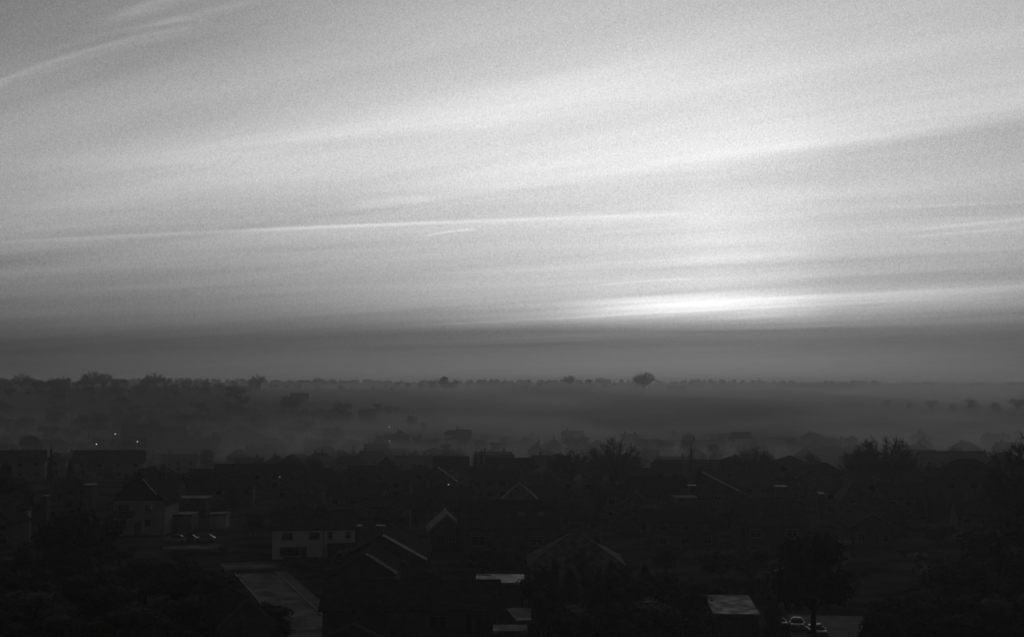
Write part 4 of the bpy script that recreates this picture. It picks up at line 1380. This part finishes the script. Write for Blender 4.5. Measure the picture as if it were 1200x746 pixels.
NEAR += [(20, 712, 106, 70, 'dense', 'black bush in the very corner under the edge tree'),
        (90, 712, 106, 90, 'dense', 'black bush at the bottom edge below the domed tree'),
        (160, 708, 107, 80, 'bushy', 'black bush at the bottom edge below the tall gable'),
        (215, 722, 104, 60, 'dense', 'black bush at the bottom edge beside the lone gable'),
        (40, 648, 150, 70, 'bushy', 'dark tree between the domed tree and the picture edge'),
        (140, 640, 160, 60, 'bushy', 'dark tree at the roadside below the tall gable'),
        (215, 646, 158, 60, 'bushy', 'dark tree at the roadside below the parked cars'),
        (262, 640, 176, 44, 'bushy', 'dark tree between the square hut and the white pair'),
        (430, 700, 110, 44, 'bushy', 'dark bush before the end of the wide bungalow'),
        (1010, 668, 150, 60, 'bushy', 'dark tree below the thin pale gable'),
        (1060, 640, 170, 64, 'bushy', 'dark tree below the pale leaning bush'),
        (1110, 700, 106, 90, 'dense', 'black evergreen beside the driveway bush'),
        (1195, 690, 106, 80, 'dense', 'black evergreen at the edge in the bottom corner'),
        (1180, 560, 180, 60, 'bushy', 'dark tree behind the twiggy tree at the edge'),
        (1030, 712, 106, 60, 'dense', 'black bush right beside the driveway'),
        (800, 690, 116, 60, 'dense', 'black evergreen in front of the long shining garage'),
        (730, 700, 108, 70, 'dense', 'black evergreen bush low before the conifer row'),
        (665, 716, 106, 60, 'dense', 'black evergreen bush low beside the narrow shed'),
        (880, 640, 150, 50, 'bushy', 'dark tree below the big level-ridged house'),
        (900, 668, 136, 44, 'bushy', 'dark tree between shining garage and spreading evergreen'),
        (1000, 640, 178, 40, 'bushy', 'dark tree beside the thin pale gable'),
        (565, 640, 152, 40, 'bushy', 'dark tree before the house with skylights'),
        (505, 664, 146, 56, 'bushy', 'dark tree beside the low hall with a pale verge'),
        (385, 664, 148, 34, 'bushy', 'dark tree hiding the end of the low hall'),
        (405, 640, 158, 30, 'shrub', 'dark shrub beside the white pair garage')]
for (px, top, d, wpx, kind, lab) in NEAR:
    tree_px(kind, px, top, d, wpx, label=lab)
lm('the domed black tree', atr(75, 140), 6); lm('the large black evergreen', atr(1120, 124), 6)
tree_px('shrub', 989, 630, 160, 23, label='pale feathery bush beside the big spreading evergreen', name='shrub').children[1].data = (lambda me: (me.materials.clear(), me.materials.append(mat('pale_stems', 0.34, 0.9, 0.3, 2.0, 0.1)), me)[2])(bushy_meshes(61, 900, 0.05, 0.5, 0.02, True, 'leaf', 9)[1])
s2 = tree_px('shrub', 1078, 646, 152, 18, label='pale leaning bush below the twin bare trees', name='shrub')
s2.children[1].data = [o for o in bpy.data.objects if o.get('label') == 'pale feathery bush beside the big spreading evergreen'][0].children[1].data
tree_px('shrub', 937, 584, 232, 13, label='small pale bush above the big level-ridged house', name='shrub').children[1].data = s2.children[1].data

# cars, lamps, fences ---------------------------------------------------------
def car_at(px, d, rz, paint, label, group='parked cars', lift=0.0):
    d = replot(px, d)[0]
    x = px_x(px, d)
    c = make_car((x, d, T(x, d) + lift), R(rz), paint, label, group)
    return c
car_at(957, 118.5, 96, 'carlight', 'silver car with the brightest roof, under the spreading evergreen', lift=0.07)
car_at(934, 121.5, 80, 'carlight', 'silver car with a glinting windscreen, between two other cars', lift=0.07)
car_at(911, 122.5, 100, 'cardark', 'dark car nearest the long shining garage roof')
car_at(206, 196, 2, 'carlight', 'pale car parked nearest the tall steep-gabled house', lift=0.06)
car_at(224, 197, 183, 'cardark', 'dark car parked in the middle of the street row', lift=0.06)
car_at(240, 197.5, 1, 'carlight', 'pale car parked towards the square pale hut', lift=0.06)
for (px, row, d, lab) in [(135, 508, 560, 'lit lamp above the pale semi next to open mist'), (161, 517, 540, 'lit lamp brighter and lower than its neighbour, over open mist'),
                          (327, 558, 345, 'lit lamp before the long terrace'), (456, 501, 720, 'lit lamp high in the fog above the central gable'),
                          (456, 517, 640, 'lit lamp lower in the fog above the central gable'), (524, 567, 319, 'lit lamp beneath the sharp level ridge'),
                          (1103, 549.5, 358, 'lit lamp beside the hipped hall, brightest of all'), (113, 520, 520, 'weak lit lamp over the pale-walled semi by conifers')]:
    p = at(px, d)
    h = CAMZ - (row - HZ) * d / F - p.z
    street_lamp(p, 0.3, lab, max(3.5, h - 0.1), d < 400)
fence(G(128, 684), G(164, 704), 'garden fence in the dark corner between black trees')
fence(G(470, 704), G(556, 702), 'garden fence behind the wide dark bungalow')
fence(G(842, 703), G(905, 700), 'garden fence behind the long shining garage roof')
fence(G(332, 659), G(392, 660), 'low garden fence in front of the white pair', 1.0)

# ------------------------------------------------------------------ rows of houses that fill the dark slope and the fog
def label_free_house(px, df, kind, w, d, h, rh, chimneys, wall, detail, rz):
    ch = []
    if chimneys >= 1: ch.append((round(-w * 0.28, 1), 0.0, 0.9, 0.8))
    if chimneys >= 2: ch.append((round(w * 0.28, 1), 0.0, 0.9, 0.8))
    if kind == 'front': ch = [(0.0, round(c[0] * 0.7, 1), c[2], c[3]) for c in ch]
    if kind == 'hip': ch = [(c[0] * 0.5, c[1], 0.5, c[3]) for c in ch]
    wins = []
    if detail >= 1:
        n = 2 if w < 9 else 3
        for i in range(n):
            u = round(-w/2 + w * (i + 0.5) / n, 1)
            if kind == 'front' and n == 3 and i != 1: pass
            wins.append(('F', u, round(h - 1.0, 1), 1.3, 1.1)); wins.append(('F', u, 1.3, 1.5, 1.2))
    shape = {'gable': 'long-ridged', 'front': 'gable-fronted', 'hip': 'hip-roofed'}[kind]
    attr = {0: 'plain ', 1: 'single-chimney ', 2: 'two-chimney '}[chimneys] + shape + ' house'
    return put_house(px, df, w, d, h, rh, kind, None, None, rz=rz, raw=True, attr=attr, wall=wall, roof=rng.choice(['tile', 'tile', 'slate']), chim=ch, detail=detail, wins=wins, dark_frames=True)
ROWS = [(262, 17), (286, 17), (310, 17), (333, 18), (356, 18), (380, 18), (472, 22), (505, 20), (535, 20), (566, 21), (605, 22), (650, 26), (705, 28), (745, 30), (800, 30), (865, 34), (930, 36), (1000, 40), (1090, 48), (1190, 54)]
for (y0, gap) in ROWS:
    half = 0.372 * y0
    x = -half + rng.uniform(0, 8)
    while x < half:
        df = y0 + rng.uniform(-4, 4) * (1 if y0 < 400 else 2.2)
        px = 600 + F * x / df
        kind = rng.choice(['gable', 'gable', 'gable', 'hip', 'hip', 'front'])
        w = rng.choice([8.0, 9.6, 11.0, 12.4]) if kind != 'front' else rng.choice([6.6, 7.8])
        d = rng.choice([7.4, 8.2])
        h = rng.choice([4.7, 5.0]); rh = rng.choice([2.0, 2.4, 2.7])
        if y0 in (356, 380) and (px < 235 or 870 < px < 1100): h = 2.5
        if 470 < y0 < 560: h = rng.choice([2.6, 4.4]); 
        detail = 2 if y0 < 320 else (1 if y0 < 560 else 0)
        ok = free(x, df + d / 2, 0.42 * max(w, d))
        if (245 < px < 335 and y0 < 270) or (105 < px < 330 and y0 < 320): ok = False
        if px < 320 and 370 < y0 < 480: ok = False
        if y0 > 560 and rng.random() < (0.15 if px < 520 else 0.3) + (0.25 if y0 > 780 else 0) + (1 if y0 > 690 and px > 450 else 0): ok = False
        for g in GL:
            if df < replot(g[0], g[2])[0] + 6 and abs(px - g[0]) < (w / 2 + 0.8) * F / df + 8 and HZ + F * (CAMZ - T(x, df) - h - rh - 0.5) / df < g[1] + 4: ok = False
        if ok:
            label_free_house(px, df, kind, w, d, h, rh, rng.choice([0, 1, 1, 2]), rng.choice(['brick', 'brick', 'dbrick', 'wan'] if 440 < y0 < 700 else ['brick', 'dbrick', 'brick']), detail, rng.uniform(-9, 9))
        x += gap * rng.uniform(0.85, 1.3)

# trees between them
def fill_tree(px, d, kind, hmin, hmax, attr, wf=1.0):
    p = at(px, d)
    if not free(p.x, p.y, 0.5) or any(d < replot(g[0], g[2])[0] + 4 and abs(px - g[0]) < 22 for g in GL): return
    FOOT.append((p.x, p.y, 1.2))
    tree(kind, p, rng.uniform(hmin, hmax), wf, attr=attr)
for i in range(52):
    d = rng.uniform(255, 390); px = rng.uniform(-10, 1210)
    if (250 < px < 420 and d < 275) or (120 < px < 250 and d < 290): continue
    if d > 350 and px < 235: continue
    k = rng.choice(['bushy', 'bushy', 'conifer', 'bare'])
    fill_tree(px, d, k, 3.5, 6.5 if d > 300 else 7.5, {'bushy': 'rounded dark tree', 'conifer': 'small pointed conifer', 'bare': 'small leafless tree'}[k])
for i in range(110):
    d = rng.uniform(440, 860); px = rng.uniform(-10, 1210)
    if d > 690 and px > 520: continue
    k = rng.choice(['hazy', 'hazy', 'bushy', 'conifer'])
    fill_tree(px, d, k, 5, 9, {'bushy': 'rounded dim tree', 'conifer': 'dim pointed conifer', 'hazy': 'dim leafless tree'}[k])

# ridge trees -----------------------------------------------------------------
RIDGE = [  # column, top row, distance, width in pixels
    (6, 441, 1150, 34), (26, 438, 1120, 40), (44, 447, 1160, 26), (58, 446, 1150, 26), (74, 441, 1130, 28), (90, 446, 1160, 26), (101, 440, 1130, 24),
    (108, 435, 1100, 26), (122, 438, 1130, 30), (134, 442, 1150, 22), (147, 448, 1200, 24), (160, 449, 1220, 20), (170, 442, 1180, 22), (181, 437, 1160, 22),
    (194, 442, 1200, 24), (206, 445, 1240, 18), (218, 444, 1260, 14), (228, 444, 1280, 14), (240, 443, 1280, 18), (252, 449, 1300, 20), (275, 444, 1330, 20),
    (288, 452, 1300, 26), (302, 439, 1330, 22), (318, 451, 1380, 24), (352, 444, 1700, 26), (372, 442, 1750, 34), (372, 451, 1350, 18), (392, 443, 1800, 26),
    (415, 452, 1500, 10), (426, 452, 1500, 8), (438, 450, 1480, 16), (452, 449, 1450, 18), (464, 447, 1430, 20), (478, 447, 1420, 20), (493, 446, 1400, 16),
    (508, 445, 1400, 16), (522, 440, 1380, 20), (531, 445, 1400, 14), (548, 452, 1500, 22), (570, 453, 1500, 30), (590, 444, 1900, 18), (602, 451, 1500, 24), (620, 443, 1900, 18),
    (640, 446, 1900, 26), (667, 440, 1550, 22), (690, 443, 1600, 18), (703, 442, 1900, 22), (720, 449, 1650, 30), (755, 436, 1500, 27), (772, 452, 1650, 20), (742, 449, 1700, 18),
    (815, 455, 1700, 22), (832, 454, 1750, 26), (852, 455, 1800, 28), (876, 455, 1800, 26), (898, 455, 1780, 24), (915, 453, 1700, 20), (930, 456, 1650, 24),
    (945, 461, 1500, 24), (958, 467, 1350, 22), (968, 473, 1250, 22), (985, 456, 2000, 30), (1015, 456, 2100, 36), (1040, 466, 1080, 42), (1066, 471, 1060, 34),
    (1092, 467, 1060, 40), (1118, 471, 1050, 32), (1138, 464, 1040, 44), (1165, 469, 1030, 34), (1192, 465, 1030, 42),
    # dark wedge of trees running down into the fog
    (433, 477, 900, 18), (444, 472, 880, 24), (455, 475, 880, 20), (465, 477, 890, 18), (475, 480, 890, 16), (484, 482, 900, 14), (493, 484, 900, 13), (500, 485, 900, 10),
    (255, 459, 1050, 30), (290, 462, 1000, 34), (330, 463, 1080, 36), (300, 479, 850, 26), (225, 466, 1000, 36), (190, 470, 900, 34), (60, 468, 900, 40), (20, 472, 880, 44),
    (110, 466, 920, 40), (150, 468, 930, 36), (205, 498, 590, 30), (222, 502, 570, 30), (248, 505, 560, 24), (15, 495, 640, 40), (60, 497, 620, 46), (86, 499, 640, 36)]
BELTS = [(110, 430, 815, 477, 5, 24), (290, 620, 650, 507, 5, 22), (560, 1010, 600, 514, 5, 24), (0, 240, 560, 511, 5, 24), (-10, 270, 1085, 446, 7, 15), (-10, 300, 1020, 452, 4, 17), (-10, 330, 905, 470, 7, 30), (30, 320, 700, 487, 5, 34), (250, 420, 1300, 452, 4, 24), (560, 800, 1500, 453, 6, 12), (780, 945, 1680, 456, 5, 12), (600, 930, 1230, 469, 5, 36), (400, 540, 1360, 453, 3, 22)]
for (xa, xb, dd, tp, jit, gap) in BELTS:
    x = xa
    while x < xb:
        if not any(abs(x - q[0]) < 5 and abs(dd - q[2]) < 60 for q in RIDGE):
            RIDGE.append((round(x), tp + rng.uniform(-jit, jit), dd + rng.uniform(-25, 25), gap * rng.uniform(1.0, 1.7), (xa, dd)))
        x += gap * rng.uniform(0.5, 1.5)
BELT_OF = {(110, 815): 'the hazy slope above the huge gabled hall', (290, 650): 'the foggy hollow below the matching pair', (560, 600): 'the fog just behind the largest bare tree', (0, 560): 'the mist right behind the pale-walled row', (-10, 1085): 'the wooded left skyline', (-10, 1020): 'the slope just under the wooded left skyline', (-10, 905): 'the hazy slope at the far left', (30, 700): 'the hollow behind the misty pale-walled row', (250, 1300): 'the skyline left of the dark wedge', (560, 1500): 'the skyline around the lone round tree', (780, 1680): 'the level skyline beyond the lone round tree', (600, 1230): 'the foggy slope under the lone round tree', (400, 1360): 'the skyline row ending in the dark knob'}
for i, (px, top, d, wpx, *bl) in enumerate(RIDGE):
    p = at(px, d)
    h = max(3.0, CAMZ - (top - HZ) * d / F - p.z)
    on = d > 1050
    att = ('round-topped' if h > 11 else 'low') + (' skyline tree' if on else ' hazy tree')
    if px == 755: 
        tree_px('bare', px, top, 1340, 24, label='lone round tree on a bare trunk, standing clear on the skyline', v=1, cap=2.0); lm('the lone round skyline tree', p, 10); continue
    if px == 522:
        tree_px('bushy', px, top, d, wpx, label='darkest skyline clump, knob at the end of a row', v=1); lm('the dark skyline knob', p, 10); continue
    if 430 <= px <= 500 and d < 950:
        tree_px('bushy', px, top, d, wpx, attr='wedge tree', group='dark wedge of trees sloping into the fog'); continue
    if bl:
        wh = BELT_OF[bl[0]]
        tree_px('hazy' if (i % 2 or on) else 'bushy', px, top, d, wpx, cap=1.7, label='tree merging into the belt on ' + wh, group='belt of trees on ' + wh)
        continue
    tree_px(('bare' if wpx >= 22 and i % 3 and px < 1000 else 'hazy') if d > 1000 else ('hazy' if i % 2 else 'bushy'), px, top, d, wpx, cap=1.35, attr=att, group='trees along the misty skyline' if on else None)
lm('the tall skyline clump', atr(108, 1100), 9); lm('the dark wedge of trees', atr(465, 890), 6)

# far woods that read as one mass
def wood(pts, hgt, seed, n):
    r_ = random.Random(seed); mb = MB()
    for k in range(n):
        t = r_.random() * (len(pts) - 1); i = min(int(t), len(pts) - 2); f = t - i
        px = pts[i][0] + (pts[i+1][0] - pts[i][0]) * f; d = pts[i][1] + (pts[i+1][1] - pts[i][1]) * f
        p = at(px, d + r_.uniform(-40, 160))
        s = r_.uniform(0.6, 1.1) * hgt
        c = Vector((p.x, p.y, p.z + s * 0.5))
        blob(mb, c, (s * 0.62, s * 0.62, s * 0.55), r_, 7, 5)
        for j in range(26):
            v = Vector((r_.gauss(0, 1), r_.gauss(0, 1), abs(r_.gauss(0, 1)))).normalized()
            leaf_quad(mb, c + Vector((v.x * s * 0.66, v.y * s * 0.66, v.z * s * 0.62)), s * 0.10, r_)
    o = mb.build('far_wood', M['twig'])
    tag(o, 'far wood along the horizon blurred by haze', 'wood', None, 'stuff')
wood([(-40, 2100), (300, 2150), (520, 2300), (800, 2400), (1240, 2500)], 7.0, 5, 380)

# fog -------------------------------------------------------------------------
fog_bank((-520, 520, 425, 1150, -3, 30), 1 / 350.0, 20, 5, 130, 250, 480, 160, (0.013, 0.009, 0.07), 0.05, 2.2, 1, 'thick fog filling the valley behind the dark row of houses')
fog_bank((-560, 640, 900, 1800, 0, 44), 1 / 800.0, 40, 22, 250, 300, 560, 200, (0.008, 0.005, 0.05), 0.45, 1.7, 2, 'thin fog bank drifting over the skyline slope')

fog_bank((-480, 480, 400, 1200, -3, 36), 1 / 1400.0, 32, 14, 160, 200, 100, 100, (0.006, 0.004, 0.03), 0.6, 1.4, 3, 'thin mist spread over the whole low valley')

# ------------------------------------------------------------------ labels of the things that fill the rows
def pic(p): return 600 + F * p[0] / p[1], HZ + F * (CAMZ - p[2]) / p[1]
def where(p):
    px, py = pic(p)
    best = None
    for ph, q in LM:
        lx, ly = pic(q)
        s = math.hypot((px - lx) / 1.0, (py - ly) * 1.6) + 25 * abs(math.log(p[1] / q.y))
        if best is None or s < best[0]: best = (s, ph, lx, ly, q)
    s, ph, lx, ly, q = best
    r = p[1] / q.y
    rel = 'beyond' if r > 1.12 else ('in front of' if r < 0.9 else 'beside')
    return rel + ' ' + ph, lx
pend = {}
for (o, cat, attr, p) in THINGS:
    rel, lx = where(p)
    key = (attr or cat) + ' ' + rel
    pend.setdefault(key, []).append((o, p, lx))
NUM = ['first', 'second', 'third', 'fourth', 'fifth', 'sixth', 'seventh', 'eighth', 'ninth', 'tenth', 'eleventh', 'twelfth', 'thirteenth', 'fourteenth', 'fifteenth', 'sixteenth'] + ['%dth' % k for k in range(17, 60)]
SHADE = lambda d: 'dark ' if d < 420 else ('misty ' if d < 700 else 'faint ')
out = {}
for key, L in pend.items():
    for (o, p, lx) in L:
        k2 = SHADE(p[1]) + key if not key.startswith(('rounded dark', 'dim')) else key
        out.setdefault(k2, []).append((o, p, lx))
for key, L in out.items():
    if len(L) == 1:
        L[0][0]['label'] = key
        continue
    L.sort(key=lambda t: pic(t[1])[0])
    n = len(L)
    for i, (o, p, lx) in enumerate(L):
        if n == 2: w_ = ['left one of two: ', 'right one of two: '][i]
        else: w_ = 'leftmost of several: ' if i == 0 else ('rightmost of several: ' if i == n - 1 else NUM[i] + ' from left: ')
        o['label'] = w_ + key
for (o, cat, attr, p) in THINGS:
    if not o.get('group'):
        if cat == 'house': o['group'] = 'houses on the dark slope' if p[1] < 430 else 'houses fading into the fog'
        else: o['group'] = 'garden trees on the dark slope' if p[1] < 430 else 'trees fading into the fog'
